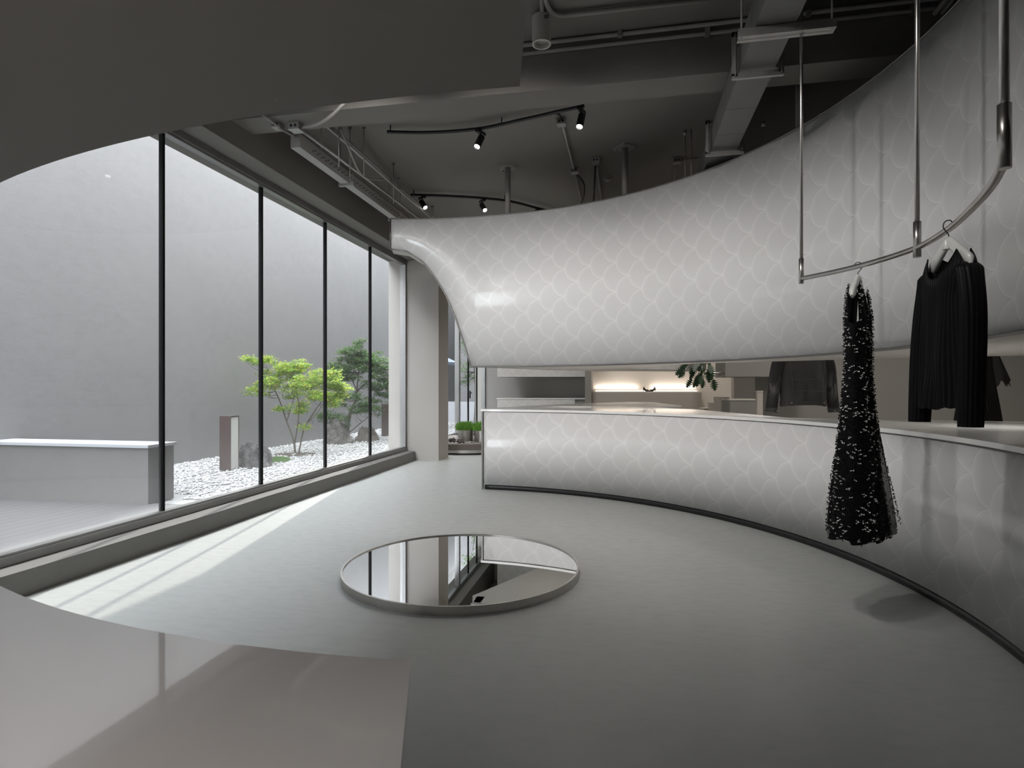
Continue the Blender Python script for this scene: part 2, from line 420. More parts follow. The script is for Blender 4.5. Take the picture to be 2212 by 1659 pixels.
b = B(); tube(b, [(*arc(t, -.004), .951) for t in rng(89.2, -26, 140)], .0035, 6); obj('edge_trim', b, M_trim, counter)
# scale face on the far branch of the counter
def flat_face(bm, p, q, z0, z1, u0=0.0, th=.02):
    uvl = bm.loops.layers.uv.verify(); p = Vector((p[0], p[1], 0)); q = Vector((q[0], q[1], 0)); d = q-p; L = d.length; nrm = Vector((d.y, -d.x, 0)).normalized()*th
    fr = [(p, z0), (q, z0), (q, z1), (p, z1)]
    V = [bm.verts.new((a.x+nrm.x, a.y+nrm.y, z)) for a, z in fr]; K = [bm.verts.new((a.x, a.y, z)) for a, z in fr]
    f = bm.faces.new(V); uu = (u0, u0+L, u0+L, u0)
    for l, u_, (a, z) in zip(f.loops, uu, fr): l[uvl].uv = (u_, z)
    bm.faces.new(K[::-1]).material_index = 1
    for i in range(4): bm.faces.new((V[i], K[i], K[(i+1) % 4], V[(i+1) % 4])).material_index = 1
b = B(); flat_face(b, (-.06, 8.27), (.69, 8.89), .06, .95, th=.015); obj('scale_panel', b, [M_scale_low, M_white], counter, recalc=False)

vol = thing('suspended_volume', 'huge curved white scale-patterned volume hanging above the long counter', 'suspended display', (0, 0, 0))
ths = [107.7] + rng(107, 92, 60) + rng(91.65, -26, 140)
b = B(); skin(b, ths, zcut, lambda t: ZU, .06, 2); obj('scale_panel', b, [M_scale, M_soffit], vol, recalc=False)
b = B(); skin(b, rng(107.6, 90, 60), lambda t: zcut(t)+.004, lambda t: ZU-.02, .22, 1, p_of=lambda t, d=0: arc(t, .062 + d)); obj('wing', b, M_soffit, vol, recalc=True)
UB = [(3.7, 5.3), (2.89, 5.51), (2.22, 5.77), (1.55, 6.16), (.72, 6.59), (.03, 8.25), (1.17, 9.42), (1.05, 10.0), (-.38, 9.5), (-1.2, 8.7), (-1.75, 7.6), (-1.93, 7.25)]
b = B(); prism(b, [arc(t, .062) for t in rng(91.5, -26, 110)] + [(3.7, 1.9)] + UB, ZB+.004, ZU-.02); obj('soffit_box', b, M_soffit, vol)
b = B(); flat_face(b, (.05, 8.22), (1.19, 9.38), ZB+.003, ZU-.02, th=.012); obj('scale_panel', b, [M_scale, M_soffit], vol, recalc=False)
b = B(); tube(b, [(*arc(t, -.003), zcut(t)-.004) for t in [107.75]+rng(107, 91.65, 50)+rng(90.5, -26, 100)], .009, 6); obj('edge_trim', b, M_trim, vol)
b = B(); tube(b, [(*arc(t, -.003), ZU+.002) for t in rng(107.7, -26, 130)], .007, 6); tube(b, [(*arc(107.8, 0), ZU), (*arc(107.8, 0), 2.96)], .010, 6); obj('edge_trim', b, M_trim, vol)
# posts holding the volume
def post(px, cz, label):
    p = C2W((px-1106)/FPX*cz, cz); t = thing('ceiling_post', label, 'post', (p.x, p.y, ZC), 0.0 if px < 1200 else .75)
    b = B(); cyl(b, (0, 0), .034, -(ZC-ZU)+.0, -.012, 20); obj('pole', b, M_paintpipe, t)
    b = B(); box(b, -.10, .10, -.10, .10, -.012, 0); obj('base_plate', b, M_paintpipe, t, bevel=.002)
    for sx in (-1, 1):
        for sy in (-1, 1):
            b = B(); cyl(b, (sx*.075, sy*.075), .010, -.034, -.012, 8); obj('bolt', b, M_gal, t)
post(1097, 7.32, 'grey steel post with square plate, left of the two above the white volume')
post(1350, 6.72, 'grey steel post with turned plate, nearer the smoke detector')
post(1728, 4.95, 'dark steel post in the shadow right of the air duct')

# ------------------------------------------------------------------ the near counter and volume around the camera
NC = (-.309, 1.945, 1.400); UC = (-.188, 2.270, 1.755)
def cpt(c, X, sgn=-1): return (X, c[1] - math.sqrt(max(0, c[2]**2 - (X-c[0])**2)))
nf = [cpt(NC, x) for x in rng(-1.25, -.209, 40)]
near = thing('foreground_counter', 'glossy pale counter end at the bottom left with a curved front edge', 'counter', (0, 0, 0))
top_poly = [(-3.0, 1.1), (-1.9, 1.02)] + nf + [(-.157, .392), (-.03, .0), (.16, -.6), (.2, -1.4), (-3.0, -1.4)]
b = B(); prism(b, top_poly, .958, .98); obj('countertop', b, simple('near_top_lacquer', (0.72, 0.69, 0.67), .12, coat=1.0, var=.02, scale=2), near)
def inset_poly(poly, k, c): return [(c[0]+(x-c[0])*k, c[1]+(y-c[1])*k) for x, y in poly]
b = B(); prism(b, inset_poly(top_poly, .985, (-1.2, -.5)), .0, .957); obj('carcass', b, M_white, near)
uf = [cpt(UC, x) for x in rng(-1.25, -.094, 40)]
up_poly = [(-3.0, .98), (-1.9, .95)] + uf + [(-.068, .403), (.022, .02), (.12, -.4), (.2, -1.4), (-3.0, -1.4)]
nv = thing('foreground_volume', 'dark underside of the hanging volume filling the top left corner', 'suspended display', (0, 0, 0))
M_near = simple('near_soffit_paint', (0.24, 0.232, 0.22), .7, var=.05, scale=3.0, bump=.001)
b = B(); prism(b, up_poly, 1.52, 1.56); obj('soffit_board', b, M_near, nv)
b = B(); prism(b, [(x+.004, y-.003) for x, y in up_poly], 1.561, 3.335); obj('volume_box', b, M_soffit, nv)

# ------------------------------------------------------------------ far twin of the counter in the back room
fv = thing('far_volume', 'small distant scale-patterned band hanging in the slot, in front of the back wall', 'suspended display', (-3.1, 14.0, 0))
b = B(); flat_face(b, (0, 0), (2.12, .42), 1.50, ZC-.001); obj('scale_panel', b, [M_scale, M_soffit], fv, recalc=False)
b = B(); prism(b, [(0, .003), (2.12, .423), (2.62, .62), (2.3, 1.0), (.1, .9)], 1.50, ZC-.001); obj('volume_box', b, M_taupe, fv)
fc = thing('far_counter', 'distant scale-patterned counter below the small hanging band', 'counter', (-3.1, 14.0, 0))
b = B(); flat_face(b, (0, 0), (1.86, .36), .06, .95); obj('scale_panel', b, [M_scale_low, M_white], fc, recalc=False)
b = B(); prism(b, [(0, .003), (1.86, .363), (2.36, .46), (2.1, .95), (.1, .85)], .0, .95); obj('carcass', b, M_taupe, fc)
b = B(); prism(b, [(-.01, -.03), (1.88, .33), (2.40, .43), (2.12, .97), (.09, .87)], .951, .98); obj('countertop', b, M_white, fc)

# ------------------------------------------------------------------ floor mirror
mr = thing('floor_mirror', 'large round mirror lying flat on the floor in a brushed steel rim', 'mirror', (-1.10, 3.85, 0))
R_ = .795
b = B(); cyl(b, (0, 0), R_-.012, .034, .044, 128); obj('mirror_glass', b, M_mirror, mr)
b = B()
for (ra, za), (rb, zb) in (((R_-.013, .0), (R_, .0)), ((R_, .0), (R_, .052)), ((R_, .052), (R_-.013, .052)), ((R_-.013, .052), (R_-.013, .0))):
    A = [b.verts.new((ra*math.cos(2*PI*k/128), ra*math.sin(2*PI*k/128), za)) for k in range(128)]
    Bv = [b.verts.new((rb*math.cos(2*PI*k/128), rb*math.sin(2*PI*k/128), zb)) for k in range(128)]
    for k in range(128): b.faces.new((A[k], A[(k+1) % 128], Bv[(k+1) % 128], Bv[k]))
bmesh.ops.remove_doubles(b, verts=b.verts, dist=1e-5); obj('steel_rim', b, M_steel, mr, smooth=.5)

# ------------------------------------------------------------------ courtyard outside the glass
WX = -7.22
b = B(); box(b, WX-.3, WX, -8, 27.3, -.2, 6.6); o = struct('courtyard_wall', b, M_conc_wall); tag(o, 'tall plain grey rendered wall closing the courtyard outside the windows', 'wall')
b = B(); box(b, WX-.9, WX-.31, -8, 27.3, 6.0, 7.4); o = struct('upper_facade', b, M_upper); tag(o, 'darker grey facade above the courtyard wall', 'wall')
b = B(); box(b, WX, 1.0, 26.9, 27.3, -.2, 6.2); o = struct('courtyard_end_wall', b, M_conc_wall); tag(o, 'far grey wall at the end of the courtyard', 'wall')
b = B(); box(b, WX+.01, -2.6, 20.3, 20.5, -.05, .72); tag(struct('garden_wall', b, simple('white_render', (.52, .53, .56), .8)), 'low white garden wall seen past the square column', 'wall')
def deck_mat():
    q = N('grey_deck_boards'); tc = q.n('ShaderNodeTexCoord'); sp = q.n('ShaderNodeSeparateXYZ'); q.l(tc.outputs['Object'], sp.inputs[0])
    w = q.M('PINGPONG', sp.outputs[0], .07); gap = q.step(w, .006, .0)
    idn = q.noise(1, 0, vec=None, mul=(7.2, .02, 1)); g = q.noise(14, 5, mul=(4, .4, 1))
    c = q.mix(g, (.10, .098, .098), (.15, .148, .148)); c = q.mix(q.M('MULTIPLY', idn, .5), c, (.095, .092, .092)); c = q.mix(gap, c, (.03, .03, .03))
    q.P(c, .8); return q.m
b = B(); box(b, WX, GX-.06, -8, 5.45, -.2, 0.0); struct('deck', b, deck_mat())
M_gravel_bed = simple('gravel_bed', (.36, .36, .355), .9, var=.25, scale=30, bump=.01)
b = B(); box(b, WX, GX-.06, 5.45, 27, -.2, -.012); struct('gravel_bed', b, M_gravel_bed)
b = B(); box(b, -3.9, 7.2, 15.61, 20.59, 0, 8.2); box(b, -6.0, 7.2, 20.6, 26.89, 0, 8.2); tag(struct('light_block_building', b, M_conc_wall), 'plain rendered building side beyond the far windows, added to block sun and sky', 'building')  # mass added and widened to keep sun and sky off the far windows
# loose pebbles: stuff
def pebbles():
    M = simple('white_pebble', (.50, .50, .495), .8, var=.08, scale=20)
    bm = B(); rnd = random.Random(3); proto = bmesh.new(); bmesh.ops.create_icosphere(proto, subdivisions=1, radius=1)
    pv = [v.co.copy() for v in proto.verts]; pf = [[v.index for v in f.verts] for f in proto.faces]; proto.free()
    verts = []; faces = []
    for i in range(15000):
        y = 5.75 + (rnd.random()**1.5)*13.5; x = rnd.uniform(WX+.06, GX-.12)
        if y < 6.0 and x < -4.9: continue
        if (x+6.05)**2/.16 + (y-9.92)**2/.10 < 1 and rnd.random() < .9: continue
        if (x+5.99)**2 + (y-7.88)**2 < .03: continue
        s = rnd.uniform(.010, .024)*(1 + .02*(y-6)); a = rnd.uniform(0, PI); sx, sy, sz = s*rnd.uniform(1, 1.5), s, s*rnd.uniform(.55, .8)
        c_, s_ = math.cos(a), math.sin(a); k = len(verts); j = [rnd.uniform(.8, 1.15) for _ in pv]; z0 = sz*.4 - .01 + rnd.random()*.012
        for v, q in zip(pv, j):
            X, Y, Z = v.x*sx*q, v.y*sy*q, v.z*sz*q
            verts.append((x + X*c_ - Y*s_, y + X*s_ + Y*c_, z0 + Z))
        faces += [[k+i_ for i_ in f] for f in pf]
    me = bpy.data.meshes.new('pebbles'); me.from_pydata(verts, [], faces); me.update()
    o = link('pebbles', me, M); tag(o, 'white pebbles covering the courtyard bed outside the glass', 'pebbles', kind='stuff')
pebbles()
# bench block
t = thing('garden_bench', 'long grey concrete bench block with a pale top on the deck outside the left pane', 'bench', (-6.1, 5.5, 0))
b = B(); box(b, -1.1, 1.1, -.12, .24, 0, .60); obj('bench_body', b, M_bench, t, bevel=.01)
b = B(); box(b, -1.115, 1.125, -.15, .26, .601, .632); obj('bench_top', b, simple('bench_top_stone', (.40, .41, .43), .5), t, bevel=.004)
# bollards
def bollard(x, y, label):
    t = thing('bollard_light', label, 'lamp', (x, y, 0), 0, 'bollard lights in the gravel')
    b = B(); box(b, -.19, -.07, 0, .19, 0, .80); box(b, -.07, 0, 0, .006, 0, .80); box(b, -.07, 0, .184, .19, 0, .8); box(b, -.19, 0, 0, .19, .80, .815)
    obj('housing', b, simple('brown_corten', (.060, .038, .033), .6, .1, var=.15, scale=30), t)
    b = B(); box(b, -.069, -.006, .007, .183, .02, .795); obj('diffuser', b, M_whitep, t)
bollard(-5.80, 7.78, 'brown square bollard light with a white face, beside the nearer grey rock')
bollard(-5.93, 14.0, 'brown square bollard light half behind the dark green tree, far end of the gravel')
# rocks
M_rock = None
def rock_mat(nm, lo, hi):
    q = N(nm); a = q.noise(7, 8, .75); v = q.noise(22, 6, .8)
    c = q.mix(q.step(a, .35, .65), lo, hi); c = q.mix(q.step(v, .58, .72), c, (.62, .61, .60)); c = q.mix(q.step(v, .42, .3), c, (.05, .045, .04))
    q.P(c, .9); q.bump(q.M('ADD', a, v), 1.0, .07); return q.m
def rock(x, y, rx, ry, rz, seed, label, m):
    bm = B(); bmesh.ops.create_icosphere(bm, subdivisions=5, radius=1)
    for v in bm.verts:
        p = v.co.copy(); d = 1 + .32*noise.noise(p*1.3 + Vector((seed, 0, 0))) + .16*noise.noise(p*3.1 + Vector((0, seed, 0))) + .10*noise.noise(p*6 + Vector((0, 0, seed))) + .05*noise.noise(p*13)
        r = noise.voronoi(p*1.6 + Vector((seed, seed, 0)))[0]; d -= .16*r[0]
        v.co = Vector((p.x*rx*d, p.y*ry*d, max(-.25, p.z)*rz*d))
    o = obj('rock', bm, m, smooth=.5); o.location = (x, y, -.02); tag(o, label, 'rock', 'garden rocks')
rock(-5.80, 8.30, .33, .26, .47, 2.1, 'speckled black and white boulder beside the nearer bollard light', rock_mat('speckled_rock', (.07, .068, .066), (.26, .25, .245)))
rock(-6.28, 12.0, .32, .30, .54, 5.7, 'tall grey boulder at the foot of the dark green tree', rock_mat('grey_rock', (.11, .10, .095), (.30, .28, .26)))
rock(-5.92, 12.75, .29, .24, .38, 9.3, 'lower brownish boulder, right of the tall grey one', rock_mat('brown_rock', (.17, .135, .105), (.33, .28, .23)))
# soil + grass
b = B(); bmesh.ops.create_circle(b, cap_ends=True, radius=1, segments=40)
for v in b.verts: v.co = Vector((v.co.x*.42*(1+.1*noise.noise(v.co*3)), v.co.y*.33, 0))
o = obj('soil_patch', b, simple('dark_soil', (.06, .045, .03), .95, var=.5, scale=30)); o.location = (-6.05, 9.92, .0); tag(o, 'dark soil patch around the foot of the bright maple', 'soil', kind='stuff')
def grass(name, cx, cy, z, rx, ry, h, nblade, label, kind=None, parent=None, col=(.13, .30, .05), seed=1):
    rnd = random.Random(seed); bm = B()
    for i in range(nblade):
        a = rnd.uniform(0, 2*PI); r = math.sqrt(rnd.random()); x = rx*r*math.cos(a); y = ry*r*math.sin(a)
        hh = h*rnd.uniform(.5, 1)*(1-.5*r*r); d = rnd.uniform(0, 2*PI); lean = rnd.uniform(.1, .6)*hh; w = .004
        px, py = math.cos(d), math.sin(d)
        v = [bm.verts.new(q) for q in ((x-py*w, y+px*w, 0), (x+py*w, y-px*w, 0), (x+px*lean*.5+py*w*.6, y+py*lean*.5-px*w*.6, hh*.7), (x+px*lean, y+py*lean, hh), (x+px*lean*.5-py*w*.6, y+py*lean*.5+px*w*.6, hh*.7))]
        bm.faces.new(v)
    o = obj(name, bm, simple(name+'_green', col, .6, var=.35, scale=12), parent, recalc=False)
    o.location = (cx, cy, z)
    if label: tag(o, label, 'grass', kind=kind)
    return o
grass('grass_tuft', -5.80, 8.95, 0, .20, .26, .09, 1500, 'low bright green grass patch in the pebbles by the speckled boulder', 'stuff')

# trees ------------------------------------------------------------
def leaf_mats(nm, cols):
    out = []
    for i, c in enumerate(cols):
        q = N(nm + '_%d' % i); q.P(c, .55)
        tr = q.n('ShaderNodeBsdfTranslucent'); tr.inputs[0].default_value = (min(1, c[0]*1.6), min(1, c[1]*1.5), c[2], 1)
        mx = q.n('ShaderNodeMixShader'); mx.inputs[0].default_value = .45; q.l(q.b.outputs[0], mx.inputs[1]); q.l(tr.outputs[0], mx.inputs[2]); q.l(mx.outputs[0], q.o.inputs[0])
        out.append(q.m)
    return out
def tree(loc, label, stems, clusters, leafsize, density, mats, seed, bark=(.10, .085, .065), rotz=YAW, weights=None):
    """stems: lists of (x, y, z, r); clusters: (x, y, z, rx, ry, rz, n)"""
    rnd = random.Random(seed); t = thing('tree', label, 'tree', loc, rotz)
    bm = B()
    ends = []
    for s in stems:
        pts = spline([(x, y, z) for x, y, z, r in s], 6); n = len(pts); rr = [s[0][3] + (s[-1][3]-s[0][3])*i/(n-1) for i in range(n)]
        tube(bm, pts, rr, 7); ends += [(Vector(p), r) for p, r in zip(pts, rr) if p.z > s[-1][2]*.45]
    for c in clusters:
        cc = Vector(c[:3])
        for k in range(4):
            tgt = cc + Vector((rnd.uniform(-.7, .7)*c[3], rnd.uniform(-.7, .7)*c[4], rnd.uniform(-.2, .6)*c[5]))
            st, r0 = min(ends, key=lambda e: (e[0]-tgt).length + (0.6 if e[0].z > tgt.z else 0) + rnd.random()*.15)
            mid = st.lerp(tgt, .5) + Vector((rnd.uniform(-.06, .06), rnd.uniform(-.06, .06), -.04))
            pts = spline([st, mid, tgt], 5); tube(bm, pts, [r0*.6 + (.0025-r0*.6)*i/(len(pts)-1) for i in range(len(pts))], 5)
    obj('branches', bm, simple('bark', bark, .9, var=.2, scale=20), t, recalc=False)
    verts = []; faces = []; mi = []
    LOBES = [(-2.0, .55), (-1.05, .85), (0, 1.0), (1.05, .85), (2.0, .55)]
    for c in clusters:
        sprays = []
        for i in range(max(5, int(c[6]/14))):
            th = rnd.uniform(0, 2*PI); ph = math.acos(rnd.uniform(-1, 1)); r = rnd.random()**.5 * 1.12
            sprays.append(Vector((c[0] + c[3]*r*math.sin(ph)*math.cos(th), c[1] + c[4]*r*math.sin(ph)*math.sin(th), c[2] + c[5]*1.15*r*math.cos(ph))))
        for i in range(int(c[6]*density)):
            q_ = rnd.choice(sprays); k_ = leafsize*2.0
            p = q_ + Vector((rnd.gauss(0, k_), rnd.gauss(0, k_), rnd.gauss(0, k_*.38)))
            nrm = Vector((rnd.gauss(0, .55), rnd.gauss(0, .55), 1)).normalized(); a = rnd.uniform(0, 2*PI)
            x = nrm.orthogonal().normalized(); y = nrm.cross(x); x, y = x*math.cos(a)+y*math.sin(a), y*math.cos(a)-x*math.sin(a)
            s = leafsize*rnd.uniform(.6, 1.15); k = len(verts); poly = []
            for j, (la, ll) in enumerate(LOBES):
                tip = (math.sin(la)*ll*s, math.cos(la)*ll*s)
                verts.append(p + x*tip[0] + y*tip[1] - nrm*.12*s)
                if j < 4:
                    ma = (la + LOBES[j+1][0])/2; verts.append(p + x*math.sin(ma)*.3*s + y*math.cos(ma)*.3*s)
            verts.append(p - y*.3*s); faces.append(list(range(k, k+10)))
            w = rnd.random(); hi = (p.z - c[2])/max(c[5], .01)
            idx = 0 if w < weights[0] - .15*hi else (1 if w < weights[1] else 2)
            mi.append(idx)
    me = bpy.data.meshes.new('foliage'); me.from_pydata(verts, [], faces); me.update()
    for p_, i_ in zip(me.polygons, mi): p_.material_index = i_
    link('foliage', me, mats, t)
    return t
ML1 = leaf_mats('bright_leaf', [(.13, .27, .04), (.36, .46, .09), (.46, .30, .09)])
ML2 = leaf_mats('deep_leaf', [(.050, .110, .045), (.13, .22, .08), (.24, .22, .08)])
def tp(px, py, d=0.0, s=.00866, x0=640, y0=975): return ((px-x0)*s, d, (y0-py)*s)
S1 = [[(*tp(638, 978), .020), (*tp(634, 945), .017), (*tp(617, 905, .05), .013), (*tp(600, 862, .1), .010), (*tp(582, 820, .1), .006), (*tp(573, 785, .05), .004)],
      [(*tp(637, 950), .013), (*tp(648, 905, -.1), .011), (*tp(652, 870, -.15), .009), (*tp(645, 820, -.2), .005)],
      [(*tp(645, 976), .016), (*tp(652, 925, .1), .013), (*tp(668, 890, .2), .010), (*tp(690, 858, .2), .008), (*tp(715, 820, .2), .004)],
      [(*tp(617, 905, .05), .009), (*tp(622, 870, .2), .008), (*tp(628, 830, .3), .005), (*tp(635, 790, .3), .003)],
      [(*tp(657, 912, .1), .008), (*tp(690, 885, -.1), .005), (*tp(700, 868, -.15), .003)]]
def cl(px, py, rx, rz, n, d=0.0, ry=None, s=.00866, x0=640, y0=975):
    a = tp(px, py, d, s, x0, y0); return (a[0], a[1], a[2], rx*s, (ry or rx)*s, rz*s, n)
K1 = [cl(575, 778, 20, 10, 90), cl(541, 775, 9, 8, 40, -.1), cl(610, 800, 40, 18, 420, .1, 34), cl(640, 785, 22, 11, 170, .15), cl(590, 822, 24, 12, 170, -.15), cl(545, 838, 9, 8, 36), cl(575, 842, 10, 5, 30, -.2),
      cl(620, 842, 22, 14, 130, .25), cl(668, 822, 30, 14, 230, -.2), cl(700, 815, 34, 18, 340, 0, 30), cl(728, 838, 20, 22, 260, .1), cl(700, 850, 26, 16, 200, -.25), cl(722, 868, 14, 12, 100, -.15), cl(655, 880, 12, 11, 60, -.1), cl(617, 875, 14, 7, 45), cl(668, 915, 9, 8, 26, -.2), cl(650, 868, 10, 8, 40)]
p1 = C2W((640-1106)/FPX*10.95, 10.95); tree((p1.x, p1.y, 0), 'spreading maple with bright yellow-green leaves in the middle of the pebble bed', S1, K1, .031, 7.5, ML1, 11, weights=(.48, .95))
s2 = .01067
def tp2(px, py, d=0.0): return tp(px, py, d, s2, 750, 949)
S2 = [[(*tp2(751, 949), .045), (*tp2(752, 915), .042), (*tp2(758, 885), .038), (*tp2(768, 860), .032), (*tp2(771, 835), .025), (*tp2(775, 800), .015), (*tp2(778, 760), .006)],
      [(*tp2(768, 845), .018), (*tp2(790, 820, .2), .012), (*tp2(815, 800, .3), .006)],
      [(*tp2(751, 925), .014), (*tp2(735, 900, -.3), .010), (*tp2(720, 885, -.4), .005)],
      [(*tp2(755, 930), .012), (*tp2(790, 905, -.3), .010), (*tp2(825, 880, -.4), .005)],
      [(*tp2(770, 838), .014), (*tp2(755, 815, .2), .010), (*tp2(740, 795, .3), .005)]]
def cl2(px, py, rx, rz, n, d=0.0): return cl(px, py, rx, rz, n, d, None, s2, 750, 949)
K2 = [cl2(775, 740, 14, 12, 90), cl2(765, 765, 32, 16, 420), cl2(790, 775, 34, 20, 450, .2), cl2(752, 795, 38, 22, 520, -.1), cl2(810, 785, 26, 18, 260), cl2(835, 790, 18, 16, 170, -.2), cl2(735, 800, 20, 14, 170, -.3), cl2(825, 825, 34, 22, 420, -.1), cl2(845, 845, 16, 22, 200, .2), cl2(795, 865, 30, 16, 240, -.3), cl2(812, 880, 28, 12, 160, -.4), cl2(735, 900, 28, 14, 190, -.4), cl2(708, 893, 18, 9, 100, -.3), cl2(745, 860, 16, 14, 80, .2), cl2(775, 885, 14, 8, 50, -.3)]
p2 = C2W((750-1106)/FPX*13.5, 13.5); tree((p2.x, p2.y, 0), 'taller dark green maple with a thick trunk behind the boulders', S2, K2, .033, 7.0, ML2, 23, weights=(.72, .97))
# big trees beyond the garden wall: they shade the far windows
def big(loc, seed, label, h=6.5):
    rnd = random.Random(seed); st = [[(0, 0, 0, .11), (.1, 0, 1.6, .09), (-.1, .1, 3.2, .06), (.0, 0, h-1.0, .02)]]
    kl = [(rnd.uniform(-.9, .9), rnd.uniform(-.9, .9), rnd.uniform(3.3, h), .8, .8, .5, 420) for _ in range(26)]
    tree(loc, label, st, kl, .085, 1.0, ML2, seed, rotz=0, weights=(.6, .97))
tree(C2W((1024-1106)/FPX*16.3, 16.3), 'small leafy green tree outside, seen through the narrow door leaves', [[(0, 0, 0, .035), (.05, 0, 1.0, .028), (-.02, .05, 2.0, .018), (.02, 0, 3.0, .006)]],
     [(rnd_.uniform(-.35, .35), rnd_.uniform(-.35, .35), 1.4 + 2.2*k_/14, .32, .32, .2, 60) for rnd_ in (random.Random(4),) for k_ in range(15)], .04, 3.0, ML2, 31, rotz=0, weights=(.6, .97))
# parasol outside window 2
q0 = C2W((940-1106)/FPX*17.6, 17.6)
t = thing('garden_parasol', 'blue-grey garden parasol edge showing just right of the square column', 'parasol', (q0.x, q0.y, 0))
b = B(); cyl(b, (0, 0), .02, 0, 2.25, 12); obj('pole', b, M_gal, t)
b = B(); top = b.verts.new((0, 0, 2.3)); ring = [b.verts.new((.72*math.cos(k*PI/4), .72*math.sin(k*PI/4), 1.98)) for k in range(8)]; lo = [b.verts.new((.72*math.cos(k*PI/4), .72*math.sin(k*PI/4), 1.90)) for k in range(8)]
for k in range(8): b.faces.new((top, ring[k], ring[(k+1) % 8])); b.faces.new((ring[k], lo[k], lo[(k+1) % 8], ring[(k+1) % 8]))
obj('canopy', b, simple('parasol_cloth', (.22, .25, .32), .8), t)
b = B(); cyl(b, (0, 0), .22, 0, .06, 24); obj('base', b, M_gal, t)

# ------------------------------------------------------------------ round planter in the corner
pc = C2W(-.87, 11.75)
t = thing('floor_planter', 'low round brown planter ring filled with stones in the far left corner', 'planter', (pc.x, pc.y, 0))
M_brown = simple('brown_tile', (.145, .12, .105), .5, var=.12, scale=4)
b = B(); rr = .98
for (z0, z1, r, mi) in ((.0, .03, rr-.04, 2), (.03, .085, rr+.01, 1), (.085, .195, rr, 0)):
    A = [b.verts.new((r*math.cos(2*PI*k/64), r*math.sin(2*PI*k/64), z0)) for k in range(64)]; C_ = [b.verts.new((r*math.cos(2*PI*k/64), r*math.sin(2*PI*k/64), z1)) for k in range(64)]
    for k in range(64): b.faces.new((A[k], A[(k+1) % 64], C_[(k+1) % 64], C_[k])).material_index = mi
    b.faces.new(C_).material_index = mi
obj('planter_ring', b, [M_brown, M_steel, M_black], t, smooth=.5)
rnd = random.Random(5); verts = []
b = B()
for i in range(420):
    a = rnd.uniform(0, 2*PI); r = math.sqrt(rnd.random())*(rr-.03); s = rnd.uniform(.015, .035)
    m_ = Matrix.Translation((r*math.cos(a), r*math.sin(a), .20)) @ Matrix.Rotation(rnd.uniform(0, 3), 4, 'Z') @ Matrix.Diagonal((s*1.3, s, s*.7, 1))
    bmesh.ops.create_icosphere(b, subdivisions=1, radius=1, matrix=m_)
tag(obj('stones', b, simple('planter_gravel', (.36, .33, .31), .9, var=.4, scale=25), t), kind='stuff')
def pot(dx, dy, label, seed):
    p = thing('potted_plant', label, 'plant', (pc.x+dx, pc.y+dy, .196), 0, 'potted plants in the floor planter')
    b = B(); lathe(b, (0, 0, 0), (0, 0, 1), [(0, .145), (.235, .152), (.24, .147), (.225, .142)], 40); obj('steel_pot', b, M_steel, p, smooth=.6)
    grass('foliage', 0, 0, .22, .19, .19, .20, 1300, None, parent=p, seed=seed, col=(.20, .42, .07))
q1 = C2W((1006-1106)/FPX*11.4, 11.4) - pc; q2 = C2W((1041-1106)/FPX*11.3, 11.3) - pc
pot(q1.x, q1.y, 'bright green grassy plant in a steel pot, left one in the floor planter', 1); pot(q2.x, q2.y, 'bright green grassy plant in a steel pot, right one touching the counter edge', 2)
def lava(dx, dy, s, seed, label):
    bm = B(); bmesh.ops.create_icosphere(bm, subdivisions=3, radius=1)
    for v in bm.verts:
        d = 1 + .5*noise.noise(v.co*1.7 + Vector((seed, 0, 0))) + .2*noise.noise(v.co*4 + Vector((seed, 0, 0))); v.co = Vector((v.co.x*s*d, v.co.y*s*.8*d, max(-.3, v.co.z)*s*.75*d))
    o = obj('rough_stone', bm, rock_mat('lava_stone', (.07, .055, .05), (.20, .17, .16)), smooth=.4); o.location = (pc.x+dx, pc.y+dy, .21); tag(o, label, 'rock')
a1 = C2W((976-1106)/FPX*11.1, 11.1) - pc; a2 = C2W((994-1106)/FPX*11.0, 11.0) - pc
lava(a1.x, a1.y, .085, 3, 'dark rough stone in the floor planter, next to the column'); lava(a2.x, a2.y, .075, 8, 'brown rough stone in front of the left steel pot')

# ------------------------------------------------------------------ back room behind the slot
b = B(); box(b, -.85, -.72, 12.3, 13.3, 0, ZC); struct('wall_partition', b, M_taupe)
b = B(); box(b, -.72, 3.4, 13.1, 13.3, 0, ZC); struct('wall_niche', b, M_plaster_w)
sh = thing('display_plinth', 'long low beige plinth with rounded right end and a glowing strip of light on top', 'plinth', (-.72, 12.5, 0))
pp = [(0.01, 0), (2.0, 0)] + [(2.0 + .26*math.sin(a), .26 - .26*math.cos(a)) for a in rng(0, PI/2, 10)] + [(2.26, .599), (0.01, .599)]
b = B(); prism(b, pp, 0, 1.13); obj('plinth_body', b, M_plaster, sh)
b = B(); prism(b, pp, 1.131, 1.155); obj('plinth_top', b, M_plaster_w, sh)
b = B(); box(b, .05, 2.2, .56, .585, 1.156, 1.168); obj('light_strip', b, M_led, sh)
for i, x in enumerate((.5, 1.7)):
    add_light('niche_lamp', 'AREA', (-.72+x, 13.05, 1.20), 2.2, (1, .90, .80), target=(-.72+x, 13.12, 3), shape='RECTANGLE', size=.9, size_y=.03)
